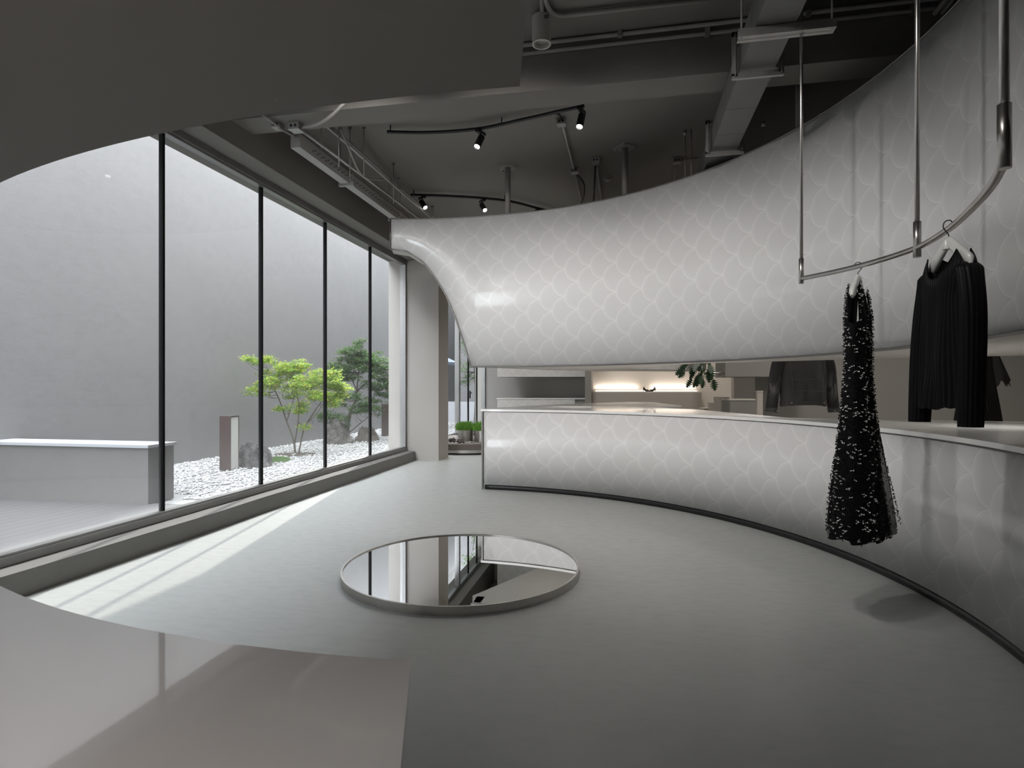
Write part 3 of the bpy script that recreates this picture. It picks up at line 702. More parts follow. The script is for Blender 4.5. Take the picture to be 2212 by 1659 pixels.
# shoes
def shoe(dx, rot, label):
    t = thing('heeled_shoe', label, 'shoe', (.48+dx, 12.66, 1.156), rot, 'shoes on the lit plinth'); t.scale = (.8, .8, .8)
    b = B(); tube(b, spline([(-.09, 0, .006), (-.03, 0, .010), (.03, 0, .045), (.075, 0, .085)], 4), .014, 8, flat=2.0); obj('sole', b, M_black, t)
    b = B(); tube(b, [(.075, 0, .08), (.085, 0, .0)], [.012, .006], 8); obj('heel', b, M_black, t)
    b = B(); tube(b, spline([(-.04, -.035, .012), (-.04, 0, .055), (-.04, .035, .012)], 5), .009, 6); obj('strap', b, M_black, t); b = B(); tube(b, spline([(.07, -.03, .09), (.055, 0, .125), (.07, .03, .09)], 5), .007, 6); obj('ankle_strap', b, M_black, t)
shoe(-.07, 2.7, 'black heeled sandal on the lit plinth, left of the pair'); shoe(.06, .4, 'black heeled sandal on the lit plinth, right of the pair')
# far right parts seen through the slot
b = B(); box(b, 3.4, 3.6, 10.6, 13.3, 0, ZC); struct('wall_return', b, M_plaster)
b = B(); box(b, 1.9, 7.0, 9.35, 9.6, 0, ZC); box(b, 1.33, 2.2, 8.45, 9.34, 1.392, ZC-.001); struct('wall_slot', b, M_taupe)
cp = C2W((1597-1106)/FPX*9.4, 9.4)
b = B(); box(b, 1.60, 1.9, 9.35, 9.6, 0, ZC); struct('wall_jamb', b, M_plaster_w)
def plinth(px0, px1, pyt, cz, depth, label, m, h=None, name='display_block'):
    a = at(px0, pyt, cz); c = at(px1, pyt, cz); w = (Vector((c.x, c.y))-Vector((a.x, a.y))).length; hh = a.z
    t = thing(name, label, 'plinth', (a.x, a.y, 0), YAW)
    b = B(); box(b, 0, w, 0, depth, 0, hh-.02); obj('block_body', b, m, t, bevel=.004)
    b = B(); box(b, -.004, w+.004, -.004, depth+.004, hh-.019, hh); obj('block_top', b, M_plaster_w, t, bevel=.002)
plinth(1577, 1636, 862, 7.9, .3, 'grey display block left of the pale upright slab, seen over the counter', M_taupe)
plinth(1557, 1575, 858, 8.6, .3, 'white display block with a dark line round its top, behind the counter', M_plaster_w)
plinth(1543, 1556, 870, 8.9, .3, 'shorter white display block stepping down on the left', M_plaster_w)
plinth(1522, 1542, 882, 9.2, .3, 'lowest flat white block beside the rounded plinth', M_plaster_w)
plinth(1635.8, 1648, 844, 7.6, .05, 'pale narrow upright slab standing left of the denim jacket', M_plaster_w, name='upright_slab')
# plant in the slot
pl = at(1520, 790, 7.95)
def slot_plant():
    t = thing('hanging_plant', 'dark lobed-leaf plant drooping in the slot beside the chrome rods', 'plant', (pl.x, pl.y, 0), YAW)
    b = B(); cyl(b, (0.06, 0), .09, 1.62, 1.80, 24, r2=.11); tube(b, [(.06, 0, 1.8), (.06, 0, ZC)], .003, 6); obj('pot', b, M_black, t)
    rnd = random.Random(9); verts = []; faces = []
    stems = B()
    for i in range(26):
        a = rnd.uniform(0, 2*PI); r = rnd.uniform(.08, .26); dz = rnd.uniform(-.30, .02)
        base = Vector((.06, 0, 1.66)); tip = Vector((r*math.cos(a)*1.0 - .01, r*.7*math.sin(a), 1.62 + dz))
        tube(stems, spline([base, (base+tip)/2 + Vector((0, 0, .06)), tip], 4), .004, 5)
        d = (tip - base); d.z = -abs(d.z)-.08; d.normalize(); side = d.cross(Vector((rnd.uniform(-.4, .4), -1, rnd.uniform(-.3, .3)))).normalized(); L = rnd.uniform(.12, .19)
        k = len(verts); outl = []
        for j in range(7):
            f = j/6; w = .42*L*math.sin(PI*min(1, f*.9+.1)); outl += [(f*L, w), (f*L+.04*L, w*.28)]
        left = [tip + d*x + side*w for x, w in outl]; right = [tip + d*x - side*w for x, w in outl][::-1]
        verts += left + [tip + d*L*1.1] + right; faces.append(list(range(k, len(verts))))
    obj('stems', stems, simple('plant_stem', (.05, .10, .04), .6), t, recalc=False)
    me = bpy.data.meshes.new('leaves'); me.from_pydata(verts, [], faces); me.update(); link('leaves', me, simple('dark_leaf', (.018, .045, .020), .35, var=.4, scale=8), t)
slot_plant()
ra = at(1530, 807, 8.05); rb = at(1600, 804.5, 8.05)
rk = thing('chrome_rack', 'thin chrome rods sticking out left in the slot beside the plant', 'rack', (ra.x, ra.y, 0), YAW)
b = B(); tube(b, [(-.05, 0, ra.z), (.23, 0, rb.z)], .012, 8); tube(b, [(.0, .04, ra.z-.022), (.20, .04, ra.z-.02)], .008, 8); tube(b, [(.22, 0, ZC), (.22, 0, rb.z-.01)], .010, 8); obj('rods', b, M_steel, rk)
def downlight(x, y, e, size=1.3, tgt=None, col=(1, .93, .84), z=ZC, hidden=True, label=''):
    add_light('spot_lamp', 'SPOT', (x, y, z-.02), e, col, target=tgt or (x, y, 0), spot_size=size, spot_blend=.9, shadow_soft_size=.06)

# ------------------------------------------------------------------ things under the ceiling
def duct():
    t = thing('air_duct', 'square grey air duct running along under the dark ceiling on the right', 'duct', (.87, 0, 0))
    b = B(); box(b, -.113, .113, -2.0, 9.0, 3.40, 3.60)
    for i in range(23):
        y = -1.8 + i*.47; box(b, -.1145, .1145, y-.004, y+.004, 3.3985, 3.6015)
    obj('duct_body', b, simple('duct_sheet', (.15, .147, .143), .55, .2), t)
    for y in (1.9, 4.20, 5.55, 7.2):
        b = B()
        for (x0, x1, z0, z1) in ((-.165, -.13, 3.36, 3.66), (.13, .165, 3.36, 3.66), (-.165, .165, 3.34, 3.375), (-.165, .165, 3.625, 3.66)): box(b, x0, x1, y-.012, y+.012, z0, z1)
        for sx in (-1, 1): box(b, sx*.147-.004, sx*.147+.004, y-.03, y+.03, 3.355, 3.645)
        obj('flange', b, M_gal, t)
    for y in (3.72, 6.5):
        b = B(); box(b, -.21, .33, y-.02, y+.02, 3.345, 3.395); box(b, -.21, .33, y+.016, y+.05, 3.345, 3.35); obj('hanger_bar', b, M_gal, t)
        for x in (-.19, .31):
            b = B(); tube(b, [(x, y, 3.34), (x, y, ZC)], .006, 8); obj('hanger_rod', b, M_gal, t)
duct()
def cable_tray():
    t = thing('cable_trunk', 'long pale cable trunking box hanging parallel to the window wall', 'cable trunking', (-3.12, 0, 0))
    b = B(); box(b, -.050, .050, 5.12, 7.95, 3.55, 3.68)
    for i in range(60):
        y = 5.35+i*.043; box(b, .0502, .053, y, y+.018, 3.60+.02*(i % 2), 3.612+.02*(i % 2), 1)
    obj('trunk_box', b, [simple('trunk_paint', (.36, .35, .33), .55), M_black], t)
    for y in (6.15, 7.55):
        b = B(); box(b, -.08, .10, y-.02, y+.02, 3.525, 3.549); box(b, -.08, .10, y-.02, y-.015, 3.549, 3.57); obj('bracket', b, M_gal, t)
        for x in (-.07, .09):
            b = B(); tube(b, [(x, y, 3.53), (x, y, ZC)], .004, 6); obj('hanger_rod', b, M_gal, t)
cable_tray()
def pipe(name, pts, r, label, m=None, cat='conduit', rad=.12, clips=(), group=None):
    base = Vector(pts[0]); t = thing(name, label, cat, tuple(base), 0, group)
    P = [Vector(p)-base for p in pts]
    b = B(); tube(b, rounded(P, rad), r, 10); obj('pipe', b, m or M_paintpipe, t)
    for c in clips:
        b = B(); c = Vector(c)-base; box(b, c.x-.018, c.x+.018, c.y-r*1.3, c.y+r*1.3, c.z-r*1.4, c.z+r*3); obj('clip', b, M_gal, t)
    return t
def jbox(p, s, label, m=None, rz=0.0):
    t = thing('junction_box', label, 'junction box', tuple(p), rz)
    b = B(); box(b, -s, s, -s, s, -s*.6, s*.6); obj('box_body', b, m or M_gal, t, bevel=.004)
    for x in (-.4, .4):
        b = B(); tube(b, [(x*s, -s-.002, 0), (x*s, -s+.006, 0)], s*.26, 12); obj('knockout', b, M_black, t)
    return t
jbox(at(640, 276, 5.3), .052, 'grey junction box with two round knockouts at the near end of the trunking', rz=.0)
jbox(at(600, 272, 5.30), .040, 'smaller grey junction box under the beam, left of the two-hole one')
jA = at(640, 276, 5.3)
pipe('conduit_pipe', [jA + Vector((.02, .05, 0)), Vector((-2.93, 7.0, 3.66)), Vector((-2.85, 9.5, 3.62))], .014, 'straight silver conduit running back beside the trunking from the two-hole box', M_gal)
pipe('conduit_pipe', [Vector((-2.85, 5.05, 3.78)), Vector((-2.80, 7.1, 3.72)), Vector((-2.72, 9.5, 3.66))], .014, 'second silver conduit just right of the first one beside the trunking', M_gal)
pipe('conduit_pipe', [jA + Vector((.05, 0, 0)), at(685, 270, 5.2), at(715, 252, 5.0), at(745, 222, 4.86)], .014, 'pale bent conduit rising right from the two-hole junction box', M_paintpipe, rad=.2)
pipe('conduit_pipe', [at(566, 247, 5.05), at(600, 272, 5.28)], .012, 'short pale conduit coming down to the smaller junction box')
pipe('conduit_pipe', [at(602, 276, 5.2), Vector((-3.17, 5.30, 3.70))], .011, 'short conduit from the smaller junction box down to the trunking')
pipe('conduit_pipe', [at(716, 275, 5.75), at(842, 386, 7.5), at(935, 468, 9.2)], .016, 'dark conduit running diagonally back on the ceiling right of the trunking')
pipe('conduit_pipe', [at(735, 277, 5.6), at(780, 385, 6.4), at(850, 390, 7.3)], .010, 'thin cable conduit looping from the ceiling to the diagonal conduit', rad=.25)
for i, (px, py0, py1, cz) in enumerate([(694, 278, 320, 5.8), (732, 275, 360, 5.75), (756, 283, 390, 6.2), (786, 285, 380, 6.2), (850, 352, 440, 7.2), (861, 380, 445, 7.7), (840, 383, 440, 7.7), (934, 450, 470, 8.9)]):
    a = at(px, py1, cz); t = thing('ceiling_rod', 'thin threaded hanger rod between the ceiling and the conduits near the window wall', 'hanger rod', (a.x, a.y, a.z), 0, 'thin hanger rods near the window')
    b = B(); tube(b, [(0, 0, 0), (0, 0, ZC-a.z)], .0045, 6); obj('rod', b, M_gal, t)
    b = B(); box(b, -.02, .02, -.006, .006, ZC-a.z-.02, ZC-a.z); obj('anchor', b, M_gal, t)
# tracks and spots
def track(pts, label):
    base = Vector(pts[0]); t = thing('light_track', label, 'light track', tuple(base))
    P = [Vector(p)-base for p in spline(pts, 8)]
    b = B(); tube(b, P, .019, 4, flat=1.0); obj('rail', b, M_black, t)
    for i in (1, len(P)//2, len(P)-2):
        b = B(); tube(b, [P[i], P[i] + Vector((0, 0, ZC-base.z-P[i].z))], .006, 6); obj('suspension_rod', b, M_black, t)
    return t
ZTK = 3.93
def zat(px, py, z):
    cz = FPX*(z-EYE)/(836.0-py); return C2W((px-1106)/FPX*cz, cz, z)
T1 = [zat(836, 285, ZTK), zat(930, 286, ZTK), zat(1035, 278, ZTK), zat(1130, 258, ZTK), zat(1210, 240, ZTK), zat(1262, 229, ZTK)]
T2 = [zat(887, 421, ZTK), zat(980, 424, ZTK), zat(1090, 433, ZTK), zat(1170, 452, ZTK), zat(1215, 463, ZTK)]
track(T1, 'nearer curved black light track under the ceiling with two spotlights'); track(T2, 'farther curved black light track just above the white volume')
def spot(px, py, aim, label, e=60, lit=True, s=1.0, size=1.0):
    p = zat(px, py, ZTK)
    t = thing('track_spotlight', label, 'spotlight', (p.x, p.y, p.z-.020), 0, 'black spotlights on the curved tracks')
    yaw = math.atan2(aim[1]-p.y, aim[0]-p.x); t.rotation_euler = (0, 0, yaw)
    b = B(); box(b, -.07, .07, -.018, .018, -.028, .0); obj('adapter', b, M_black, t, bevel=.002)
    b = B(); tube(b, [(.0, 0, -.028), (.0, 0, -.075)], .009, 10); obj('stem', b, M_black, t)
    tilt = math.atan2(p.z-aim[2], math.hypot(aim[0]-p.x, aim[1]-p.y)); d = Vector((math.cos(tilt), 0, -math.sin(tilt))); c = Vector((0, 0, -.085))
    b = B(); lathe(b, c, d, [(-.035, .026), (-.03, .036), (.12, .036), (.12, .031), (.100, .029)]); obj('lamp_head', b, M_black, t, smooth=.6)
    b = B(); lathe(b, c, d, [(.102, .0285), (.108, .020), (.110, .004)]); obj('lens', b, M_lens if lit else M_white, t)
    w = Matrix.Translation(t.location) @ Matrix.Rotation(yaw, 4, 'Z') @ (c + d*.135)
    add_light('spot_lamp', 'SPOT', w, e, (1, .95, .88), target=w + (Matrix.Rotation(yaw, 4, 'Z') @ d), spot_size=size, spot_blend=.8, shadow_soft_size=.03)
spot(1038, 279, (-2.4, 3.6, 0), 'black track spotlight in the middle of the nearer track, tilted left', 60)
spot(1256, 231, (-1.0, 3.8, 0), 'black track spotlight at the right end of the nearer track', 60)
spot(912, 422, (-1.6, 6.9, 2.3), 'black track spotlight at the left end of the farther track', 22)
spot(1042, 429, (-.9, 6.8, 2.2), 'black track spotlight in the middle of the farther track', 25)
spot(1160, 450, (.2, 6.6, 2.2), 'black track spotlight half hidden at the right end of the farther track', 22)
# silver conduits right
def zc(px, py, z=3.975): return zat(px, py, z)
pipe('conduit_pipe', [zc(1216, 272), zc(1240, 366)], .013, 'straight silver conduit on the ceiling right of the nearer track', M_gal)
pipe('conduit_pipe', [zc(1190, 243, 3.95), zc(1208, 246, 3.97), zc(1214, 260, 3.975)], .010, 'short black cable bending into the silver box by the nearer track', M_black, cat='cable', rad=.05)
jbox(zc(1213, 265, 3.965), .045, 'silver junction box on the ceiling beside the nearer track'); jbox(zc(1242, 370, 3.965), .045, 'silver junction box at the far end of the straight silver conduit')
pipe('conduit_pipe', [zc(1243, 376), zc(1257, 440)], .012, 'thin conduit going back from the far silver box')
pipe('hanging_cable', [zat(1246, 376, 3.95), zat(1262, 395, 3.85), zat(1262, 425, 3.75), zat(1252, 445, 3.70)], .011, 'black cable hanging in a bend under the far silver box', M_black, cat='cable', rad=.2)
jbox(zc(1287, 348, 3.965), .045, 'grey junction box left of the smoke detector', M_paintpipe)
pipe('conduit_pipe', [zc(1289, 356), zc(1300, 436)], .013, 'grey conduit running back from the grey junction box')
pipe('hanging_cable', [zat(1286, 360, 3.95), zat(1283, 420, 3.80), zat(1281, 440, 3.72)], .012, 'black cable hanging under the grey junction box', M_black, cat='cable', rad=.2)
sd = zc(1312, 383, 4.0); t = thing('smoke_detector', 'small round white smoke detector on the ceiling', 'smoke detector', (sd.x, sd.y, 4.0))
b = B(); cyl(b, (0, 0), .055, -.02, 0, 24); obj('base', b, M_gal, t); b = B(); tube(b, [(0, 0, -.02), (0, 0, -.045), (0, 0, -.052)], [.045, .038, .02], 24); obj('sensor', b, M_gal, t)
jbox(zc(1462, 348, 3.965), .045, 'grey junction box left of the air duct', M_paintpipe)
pipe('conduit_pipe', [zc(1465, 347), zc(1510, 342)], .012, 'short conduit between the grey box and the air duct'); pipe('conduit_pipe', [zc(1461, 356), zc(1455, 392)], .012, 'grey conduit going back from the box left of the duct')
for px, py0, py1 in ((1480, 282, 385), (1649, 262, 330)):
    a = zat(px, py0, 4.0); t = thing('ceiling_rod', 'single thin rod hanging from the ceiling ' + ('left' if px < 1600 else 'right') + ' of the air duct', 'hanger rod', (a.x, a.y, 3.35)); b = B(); tube(b, [(0, 0, 0), (0, 0, .65)], .005, 6); obj('rod', b, M_gal, t)
    b = B(); cyl(b, (0, 0), .018, .60, .65, 8); obj('anchor', b, M_gal, t)
# pipes beside the beam and the canister light
pipe('conduit_pipe', [Vector((-1.6, 4.60, 3.975)), Vector((6.5, 4.60, 3.975))], .016, 'upper grey conduit in the corner of the ceiling and the deep beam', clips=[Vector((-.05, 4.60, 3.975)), Vector((1.3, 4.60, 3.975))])
pipe('conduit_pipe', [Vector((-1.6, 4.625, 3.92)), Vector((6.5, 4.625, 3.92))], .014, 'lower grey conduit running along the deep beam face', clips=[Vector((.6, 4.625, 3.92)), Vector((2.0, 4.625, 3.92))])
pipe('conduit_pipe', [zat(1174, -60, 3.97), zat(1176, 0, 3.97), zat(1196, 36, 3.97), zat(1640, -14, 3.97)], .018, 'thick grey conduit bending right above the canister light', rad=.22)
pipe('conduit_pipe', [zat(1166, -40, 3.965), zat(1172, 40, 3.965)], .014, 'vertical-looking grey conduit coming into the canister light')
cn = at(1170, 66, 4.3)
t = thing('canister_light', 'grey cylindrical ceiling light hanging beside the beam at top centre', 'ceiling light', (cn.x, cn.y, ZC))
b = B(); lathe(b, (0, 0, 0), (0, 0, -1), [(.03, .060), (.035, .069), (.235, .069), (.235, .058), (.20, .052)], 32, caps=(True, False)); tube(b, [(0, 0, 0), (0, 0, -.04)], .02, 10); obj('housing', b, simple('canister_paint', (.42, .40, .37), .5), t, smooth=.6)
b = B(); lathe(b, (0, 0, 0), (0, 0, -1), [(.195, .02), (.203, .0525)], 24); obj('reflector', b, simple('reflector', (.55, .53, .5), .25, .5), t)
b = B()
for k in range(3): box(b, .03+k*.012, .036+k*.012, -.064, -.060, -.085, -.06)
obj('vent_slots', b, M_black, t)
# dark pipes top right
pipe('conduit_pipe', [zat(1738, 62, 3.96), zat(1868, 150, 3.96), zat(1915, 146, 3.96)], .016, 'dark bent pipe under the shadowed ceiling right of the duct', rad=.25)
pipe('conduit_pipe', [zat(2052, -10, 3.9), zat(1985, 72, 3.9), zat(1940, 125, 3.9)], .020, 'left of two dark pipes above the white volume, top right'); pipe('conduit_pipe', [zat(2066, -10, 3.9), zat(2000, 72, 3.9), zat(1955, 120, 3.9)], .016, 'right of two dark pipes above the white volume, top right')

# ------------------------------------------------------------------ hanging rail and clothes
ZR = 1.90
RP = [(1.03, 3.78), (1.16, 3.58), (1.265, 3.34), (1.33, 3.04), (1.30, 2.70), (1.225, 2.38), (1.15, 2.13), (1.07, 1.93)]
rl = thing('clothes_rail', 'curved brushed steel clothes rail hanging from three ceiling rods', 'clothes rail', (1.03, 3.78, ZR))
b = B(); base = Vector((1.03, 3.78, ZR)); tube(b, [p-base for p in spline([(x, y, ZR) for x, y in RP], 10)], .0135, 16); obj('rail_bar', b, M_steel, rl)
for (x, y), (s0, s1), r, rs in (((1.03, 3.78), (-.03, .12), .010, .014), ((1.33, 3.04), (-.045, .12), .0105, .0165), ((1.07, 1.93), (-.02, .165), .0125, .0175)):
    b = B(); tube(b, [(x-base.x, y-base.y, s1-.01), (x-base.x, y-base.y, ZC-ZR)], r, 16); d = obj('drop_rod', b, M_steel, rl)
    b = B(); tube(b, [(x-base.x, y-base.y, s0), (x-base.x, y-base.y, s1)], rs, 20); obj('sleeve', b, M_steel, rl)
def hanger(loc, rz, label, w=.21):
    """wooden-style white hanger; local x along the arms, hook over the rail at loc"""
    t = thing('clothes_hanger', label, 'hanger', loc, rz)
    b = B(); pts = spline([(0, -.016, .012), (0, -.004, .0225), (0, .014, .016), (0, .020, -.004), (0, .010, -.022), (0, 0, -.036), (0, 0, -.058)], 6)
    tube(b, pts, .0022, 8); obj('hook', b, M_black, t)
    b = B(); n = 14
    for s in (-1, 1):
        P = [(s*w*(i/n), 0, -.062 - .010*math.sin(min(1, i/n*2)*PI/2) - .100*(i/n)**1.25 + (-.012 if i == n else 0)) for i in range(n+1)]
        tube(b, P, [.012 + .004*(i/n) + (.0 if i < n else -.008) for i in range(n+1)], 12, flat=1.7)
    tube(b, [(0, 0, -.052), (0, 0, -.060), (0, 0, -.095)], [.010, .018, .022], 12, flat=.7)
    obj('hanger_body', b, M_whitep, t, smooth=.9)
    return t
def sheet_garment(parent, name, mat, W, D, top, bottom, n=60, m=50, pleat=0.0, pn=40, hem=0.0, neck=.1, dipf=.09, dipb=.02, hole=None, top_slope=.07, skew=0.0, thick=None, side='both', mats=None):
    """front and back sheets closed at the sides. W(t), D(t): half width / half depth by t in 0..1 (top to bottom)"""
    bm = B(); w0 = W(0)
    def ztop(s, front):
        x = abs(s)*w0
        if x < neck: return top - (dipf if front else dipb)*(math.cos(PI/2*(x/neck)) ** .8)
        return top - top_slope*((x-neck)/max(1e-4, w0-neck))**1.3
    rows = {}
    sides = (1, -1)
    for f in sides:
        for i in range(n+1):
            s = -1 + 2*i/n; zt = ztop(s, f > 0)
            for j in range(m+1):
                t = j/m; z = zt + (bottom-zt)*t; th = max(0, (top-z)/(top-bottom))
                zz = z + hem*math.sin(s*9+f)*t**6
                w = W(th); d = D(th)
                env = math.sqrt(max(0, 1-s*s)); y = f*(d*env + .004)
                y += f*pleat*math.sin(s*pn)*(min(1, env*2))*min(1, t*7)
                y += (.012*math.sin(s*5+z*7) + .008*math.sin(s*11-z*5+1))*t*env
                rows[(f, i, j)] = bm.verts.new((s*w + skew*t, y, zz))
    for f in sides:
        for i in range(n):
            for j in range(m):
                if hole and hole(-1+2*(i+.5)/n, (j+.5)/m, f): continue
                q = [rows[(f, i, j)], rows[(f, i+1, j)], rows[(f, i+1, j+1)], rows[(f, i, j+1)]]
                fc = bm.faces.new(q if f < 0 else q[::-1]); fc.smooth = True
    for i in (0, n):
        for j in range(m):
            if hole and hole(-1 if i == 0 else 1, (j+.5)/m, 0): continue
            fc = bm.faces.new((rows[(1, i, j)], rows[(1, i, j+1)], rows[(-1, i, j+1)], rows[(-1, i, j)])); fc.smooth = True
    o = obj(name, bm, mats or mat, parent, recalc=True)
    return o
def sleeve(parent, name, mat, pts, rx, ry, n=28, pleat=.002, pn=14):
    """tube sleeve following pts, elliptical, pleated lengthwise"""
    bm = B(); P = spline(pts, 8); m = len(P); rings = []
    for i, p in enumerate(P):
        t = i/(m-1); cap_ = math.sqrt(min(1, .06 + t*6)); a = rx[0] + (rx[1]-rx[0])*t; c = ry[0] + (ry[1]-ry[0])*t; ring = []
        for k in range(n*2):
            ang = 2*PI*k/(n*2); q = 1 + pleat/max(a, c)*math.cos(ang*pn) + .05*math.sin(ang*2 + t*7)
            ring.append(bm.verts.new((p.x + cap_*a*math.cos(ang)*q, p.y + cap_*c*math.sin(ang)*q, p.z)))
        rings.append(ring)
    for r0, r1 in zip(rings, rings[1:]):
        for k in range(n*2):
            f = bm.faces.new((r0[k], r1[k], r1[(k+1) % (n*2)], r0[(k+1) % (n*2)])); f.smooth = True
    bm.faces.new(rings[0])
    return obj(name, bm, mat, parent, recalc=True)
def cloth(nm, c, rough=.85, sheen=.0, var=.1, see=0.0):
    q = N(nm); f = q.noise(90, 3); q.P(q.mix(f, tuple(x*(1-var) for x in c), tuple(x*(1+var) for x in c)), rough, spec=.15)
    q.b.inputs['Sheen Weight'].default_value = sheen; q.b.inputs['Sheen Roughness'].default_value = .4
    if see:
        tr = q.n('ShaderNodeBsdfTransparent'); mx = q.n('ShaderNodeMixShader'); mx.inputs[0].default_value = see
        q.l(q.b.outputs[0], mx.inputs[1]); q.l(tr.outputs[0], mx.inputs[2]); q.l(mx.outputs[0], q.o.inputs[0])
    return q.m
M_knit = cloth('black_pleats', (.006, .006, .0063), .5, .04)
M_blk = cloth('black_cloth', (.004, .004, .0043), .8, .01)
M_sheer = cloth('sheer_black', (.010, .010, .0105), .8, see=.14)
def lerp_tab(tab):
    def f(t):
        for (a, va), (c, vc) in zip(tab, tab[1:]):
            if t <= c: return va + (vc-va)*max(0, t-a)/(c-a)
        return tab[-1][1]
    return f
# pleated long-sleeve top
SW = (1.275, 2.655); SR = math.atan2(.998, -.06)
hanger((SW[0], SW[1], ZR+.0), SR, 'white hanger holding the black pleated long-sleeved top', .135)
sw = thing('pleated_top', 'black pleated long-sleeved top with scoop neck on the nearer hanger', 'sweater', (SW[0], SW[1], 0), SR)
sheet_garment(sw, 'body', M_knit, lerp_tab([(0, .150), (.12, .155), (.3, .132), (.6, .140), (1, .165)]), lerp_tab([(0, .028), (.15, .055), (.5, .06), (1, .075)]), 1.785, 1.165, pleat=.0035, pn=64, n=150, m=40, neck=.098, dipf=.10, dipb=.04, top_slope=.085, hem=.006)
b = B()
for f, dip in ((-1, .04), (1, .10)):
    P = []
    for i in range(41):
        x = (-1+2*i/40)*.098; z = 1.785 - dip*(math.cos(PI/2*abs(x)/.098)**.8) if abs(x) < .0979 else 1.785; th_ = (1.785-z)/.62
        P.append((x, f*((.028 + .027*min(1, th_/.15))*math.sqrt(1-(x/.15)**2) + .004), z))
    tube(b, P, .0032, 6)
nb = obj('neckband', b, M_blk, sw)
for s in (-1, 1):
    sleeve(sw, 'sleeve', M_knit, [(s*.112, 0, 1.735), (s*.134, .0, 1.675), (s*.158, .004, 1.55), (s*.168, .012, 1.35), (s*.172, .02, 1.10)], (.034, .030), (.050, .040), pleat=.0035, pn=16)
# tufted dress
DR = (1.225, 3.455); DA = math.atan2(-.885, -.46)
hanger((DR[0], DR[1], ZR), DA, 'white hanger seen end-on holding the black tufted dress', .185)
dr = thing('tufted_dress', 'long sleeveless black dress covered in small black and white tufts', 'dress', (DR[0], DR[1], 0), DA)
DW = lerp_tab([(0, .17), (.06, .18), (.3, .15), (.6, .19), (1, .24)])
DD = lerp_tab([(0, .022), (.05, .042), (.15, .052), (.32, .048), (.45, .060), (.7, .095), (1, .126)])
def dhole(s, t, f): return (s > .90 or s < -.90) and t < .13
dress_body = sheet_garment(dr, 'body', M_blk, DW, DD, 1.80, .455, n=80, m=90, pleat=.006, pn=11, neck=.09, dipf=.12, dipb=.05, top_slope=.045, hem=.012, hole=dhole)
# sheer back layer of the skirt
bm = B(); rows = []
for j in range(31):
    t = j/30; z = 1.05 - .56*t; row = []
    for i in range(13):
        u = i/12; x = -.20 + .36*u; yy = (.070 + .100*t)*(1 - .25*(u-.4)**2*4) + .010*math.sin(u*9+t*2) + .006
        row.append(bm.verts.new((x*(.7+.3*t), yy, z)))
    rows.append(row)
for r0, r1 in zip(rows, rows[1:]):
    for k in range(12): bm.faces.new((r0[k], r0[k+1], r1[k+1], r1[k])).smooth = True
obj('sheer_panel', bm, M_sheer, dr, recalc=False)
def tufts():
    rnd = random.Random(12); me0 = dress_body.data; bm = B()
    polys = [p for p in me0.polygons if p.area > 1e-7]; cum = []; tot = 0
    for p in polys: tot += p.area; cum.append(tot)
    import bisect
    placed = []
    grid = {}
    tries = 0
    while len(placed) < 3600 and tries < 90000:
        tries += 1
        p = polys[min(len(polys)-1, bisect.bisect_left(cum, rnd.random()*tot))]; vs = [me0.vertices[v].co for v in p.vertices]
        a, c = rnd.random(), rnd.random(); q = (vs[0]*(1-a)+vs[1]*a)*(1-c) + (vs[3]*(1-a)+vs[2]*a)*c
        key = (round(q.x/.02), round(q.y/.02), round(q.z/.02))
        if key in grid: continue
        grid[key] = 1
        nr = p.normal.copy(); 
        if nr.y*q.y < 0 and abs(q.y) > .01: nr = -nr
        placed.append((q.copy(), nr))
    for q, nr in placed:
        d = rnd.gauss(0, .5); up = Vector((0, 0, 1)); x = nr.cross(up); x = x.normalized() if x.length > .1 else Vector((1, 0, 0)); y = nr.cross(x)
        x, y = x*math.cos(d)+y*math.sin(d), y*math.cos(d)-x*math.sin(d)
        white = rnd.random() < .30; L = rnd.uniform(.0065, .0095)
        for s in (-1, 1):
            c0 = q + nr*.002; o1 = c0 + x*s*L + nr*rnd.uniform(.003, .009); w = y*L*.42
            v = [bm.verts.new(k) for k in (c0, c0 + x*s*L*.6 + w + nr*.004, o1 + w*.6, o1 - w*.6, c0 + x*s*L*.6 - w + nr*.004)]
            f = bm.faces.new(v); f.material_index = 1 if white else 0
        # a stub so tufts stand out on the outline
    for k in range(240):
        t = rnd.random(); u = rnd.random(); z = 1.0 - .49*t; x0 = (-.20 + .36*u)*(.7+.3*t); y0 = (.070 + .100*t)*(1 - .25*(u-.4)**2*4) + .018
        a = rnd.uniform(0, PI); L = .009
        for s in (-1, 1):
            dx, dz = math.cos(a)*L*s, math.sin(a)*L*s
            v = [bm.verts.new(p) for p in ((x0, y0, z), (x0+dx*.6-dz*.4, y0+.004, z+dz*.6+dx*.4), (x0+dx, y0+.006, z+dz), (x0+dx*.6+dz*.4, y0+.004, z+dz*.6-dx*.4))]
            bm.faces.new(v).material_index = 0
    o = obj('tufts', bm, [M_blk, simple('white_tuft', (.62, .62, .60), .7)], dr, recalc=False); o['kind'] = 'stuff'
tufts()
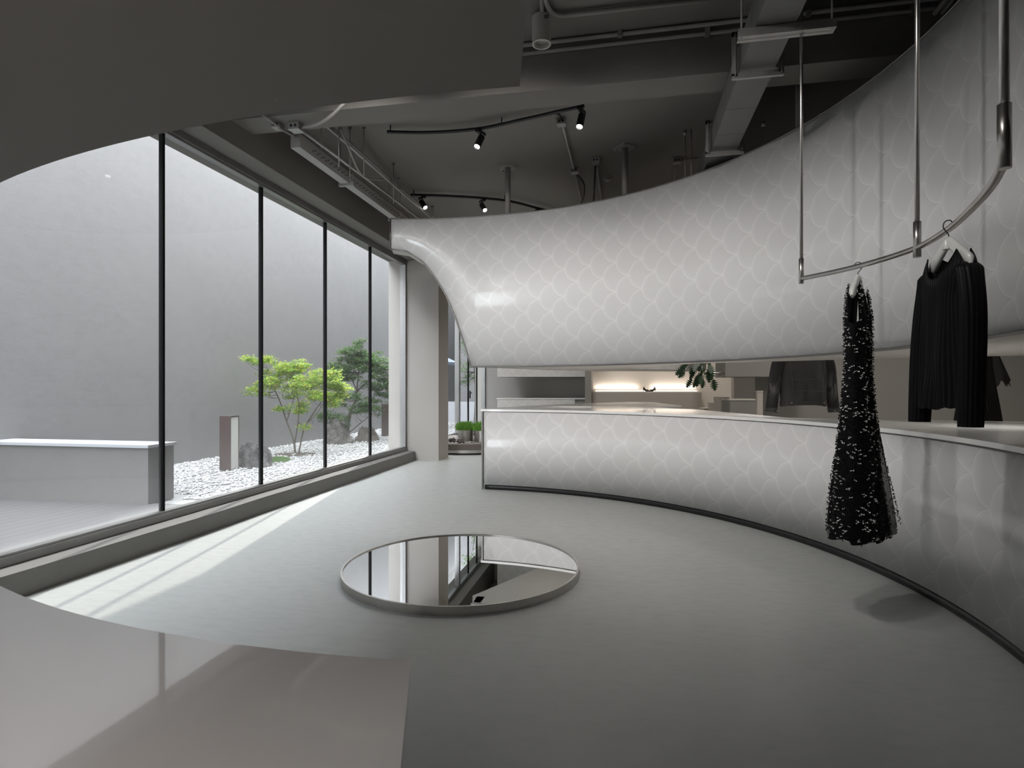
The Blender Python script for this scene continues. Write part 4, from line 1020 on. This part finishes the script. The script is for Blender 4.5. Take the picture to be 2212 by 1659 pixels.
# denim jacket and dark top behind the slot, with the rail they hang from
back_rail = thing('back_rail', 'thin steel clothes rail behind the hanging volume carrying the denim jacket and pleated top', 'clothes rail', (1.75, 6.74, 1.78))
b = B(); tube(b, [(-.5, .06, 0), (2.0, -.58, 0)], .011, 12); tube(b, [(-.5, .06, 0), (-.5, .06, ZC-1.78)], .009, 10); tube(b, [(2.0, -.58, 0), (2.0, -.58, ZC-1.78)], .009, 10); obj('rail_bar', b, M_steel, back_rail)
JP = at(1735, 800, 6.2); JR = YAW + .05
def den():
    q = N('grey_denim'); a = q.noise(4, 4, .6); f = q.noise(220, 2); c = q.mix(a, (.050, .050, .051), (.13, .128, .126)); c = q.mix(q.M('MULTIPLY', f, .35), c, (.07, .07, .072)); q.P(c, .9, spec=.1); q.bump(f, .3, .002); return q.m
M_den = den(); M_fade = simple('faded_denim', (.15, .145, .14), .9, var=.3, scale=60); M_stitch = simple('denim_stitch', (.16, .15, .13), .8)
M_faded = N('faded_sleeve'); 
def faded_sleeve():
    q = M_faded; tc = q.n('ShaderNodeTexCoord'); sp = q.n('ShaderNodeSeparateXYZ'); q.l(tc.outputs['Object'], sp.inputs[0])
    z = q.M('MULTIPLY', q.step(sp.outputs[2], 1.05, 1.22), q.step(sp.outputs[2], 1.45, 1.25)); n_ = q.noise(14, 4, mul=(3, 1, .6))
    c = q.mix(q.M('MULTIPLY', z, q.step(n_, .4, .65)), (.045, .045, .047), (.16, .155, .15)); q.P(c, .9, spec=.1); return q.m
faded_sleeve()
hanger((JP.x, JP.y+.0, 1.78), JR, 'white hanger behind the volume holding the denim jacket', .20)
jk = thing('denim_jacket', 'washed black denim jacket seen from the back through the slot', 'jacket', (JP.x, JP.y, 0), JR)
sheet_garment(jk, 'body', M_den, lerp_tab([(0, .21), (.2, .255), (.7, .262), (1, .240)]), lerp_tab([(0, .03), (.2, .08), (1, .10)]), 1.69, 1.105, n=60, m=40, neck=.08, dipf=.0, dipb=.0, top_slope=.06)
b = B()
rows = []
for i in range(49):
    s = -1 + 2*i/48; env = math.sqrt(max(0, 1-s*s)); rows.append([b.verts.new((s*.246, f*(.104*env+.006), z_ + (-.02*(1-env) if z_ < 1.08 else 0))) for f in (-1, 1) for z_ in (1.105, 1.060)])
for r0, r1 in zip(rows, rows[1:]):
    for k in (0, 2): b.faces.new((r0[k], r1[k], r1[k+1], r0[k+1])).smooth = True
obj('waistband', b, M_den, jk, recalc=False)
for s in (-1, 1):
    sl = sleeve(jk, 'sleeve', M_faded.m, [(s*.225, 0, 1.62), (s*.275, 0, 1.48), (s*.310, .01, 1.25), (s*.338, .01, 1.03)], (.062, .058), (.075, .062), pleat=.001, pn=5)
    b = B(); tube(b, [(s*.338, .01, 1.03), (s*.342, .01, .985)], [.060, .058], 28, cap=False); obj('cuff', b, M_den, jk)
    b = B(); tube(b, [(s*.310, -.052, 1.0), (s*.310, -.062, 1.0)], .009, 12); obj('button', b, M_steel, jk)
    b = B(); tube(b, [(s*.175, -.088, 1.085), (s*.175, -.096, 1.085)], .009, 12); obj('button', b, M_steel, jk)
b = B()
for s in (-1, 1): tube(b, [(s*.19, -.078, 1.52), (s*.165, -.089, 1.30), (s*.150, -.092, 1.11)], .0022, 5)
for z in (1.32, 1.20): tube(b, [(-.17 + .34*k/12, -.108*math.sqrt(1-((-.17+.34*k/12)/.262)**2) - .004, z + .012*math.sin(PI*k/12)) for k in range(13)], .0020, 5)
obj('stitching', b, M_stitch, jk)
KP = at(2112, 800, 5.4)
hanger((KP.x, KP.y, 1.78), YAW, 'white hanger behind the volume holding the dark pleated flutter-sleeve top', .18)
kt = thing('flutter_top', 'black pleated top with a flutter sleeve, partly behind the long-sleeved top', 'top', (KP.x, KP.y, 0), YAW)
sheet_garment(kt, 'body', M_knit, lerp_tab([(0, .13), (.3, .13), (1, .215)]), lerp_tab([(0, .03), (1, .10)]), 1.69, .90, n=110, m=30, pleat=.003, pn=60, neck=.06, dipf=.04, dipb=.02, top_slope=.03)
for s in (-1, 1):
    bm = B(); rows = []
    for j in range(13):
        t = j/12; row = []
        for i in range(25):
            a = -1.3 + 2.6*i/24; r = .03 + .11*t + .012*t*math.sin(i*1.9); row.append(bm.verts.new((s*(.13 + r*math.cos(a)), r*.8*math.sin(a), 1.62 - .34*t - .03*t*math.sin(i*1.1))))
        rows.append(row)
    for r0, r1 in zip(rows, rows[1:]):
        for k in range(24): bm.faces.new((r0[k], r0[k+1], r1[k+1], r1[k])).smooth = True
    obj('flutter_sleeve', bm, M_sheer, kt, recalc=False)
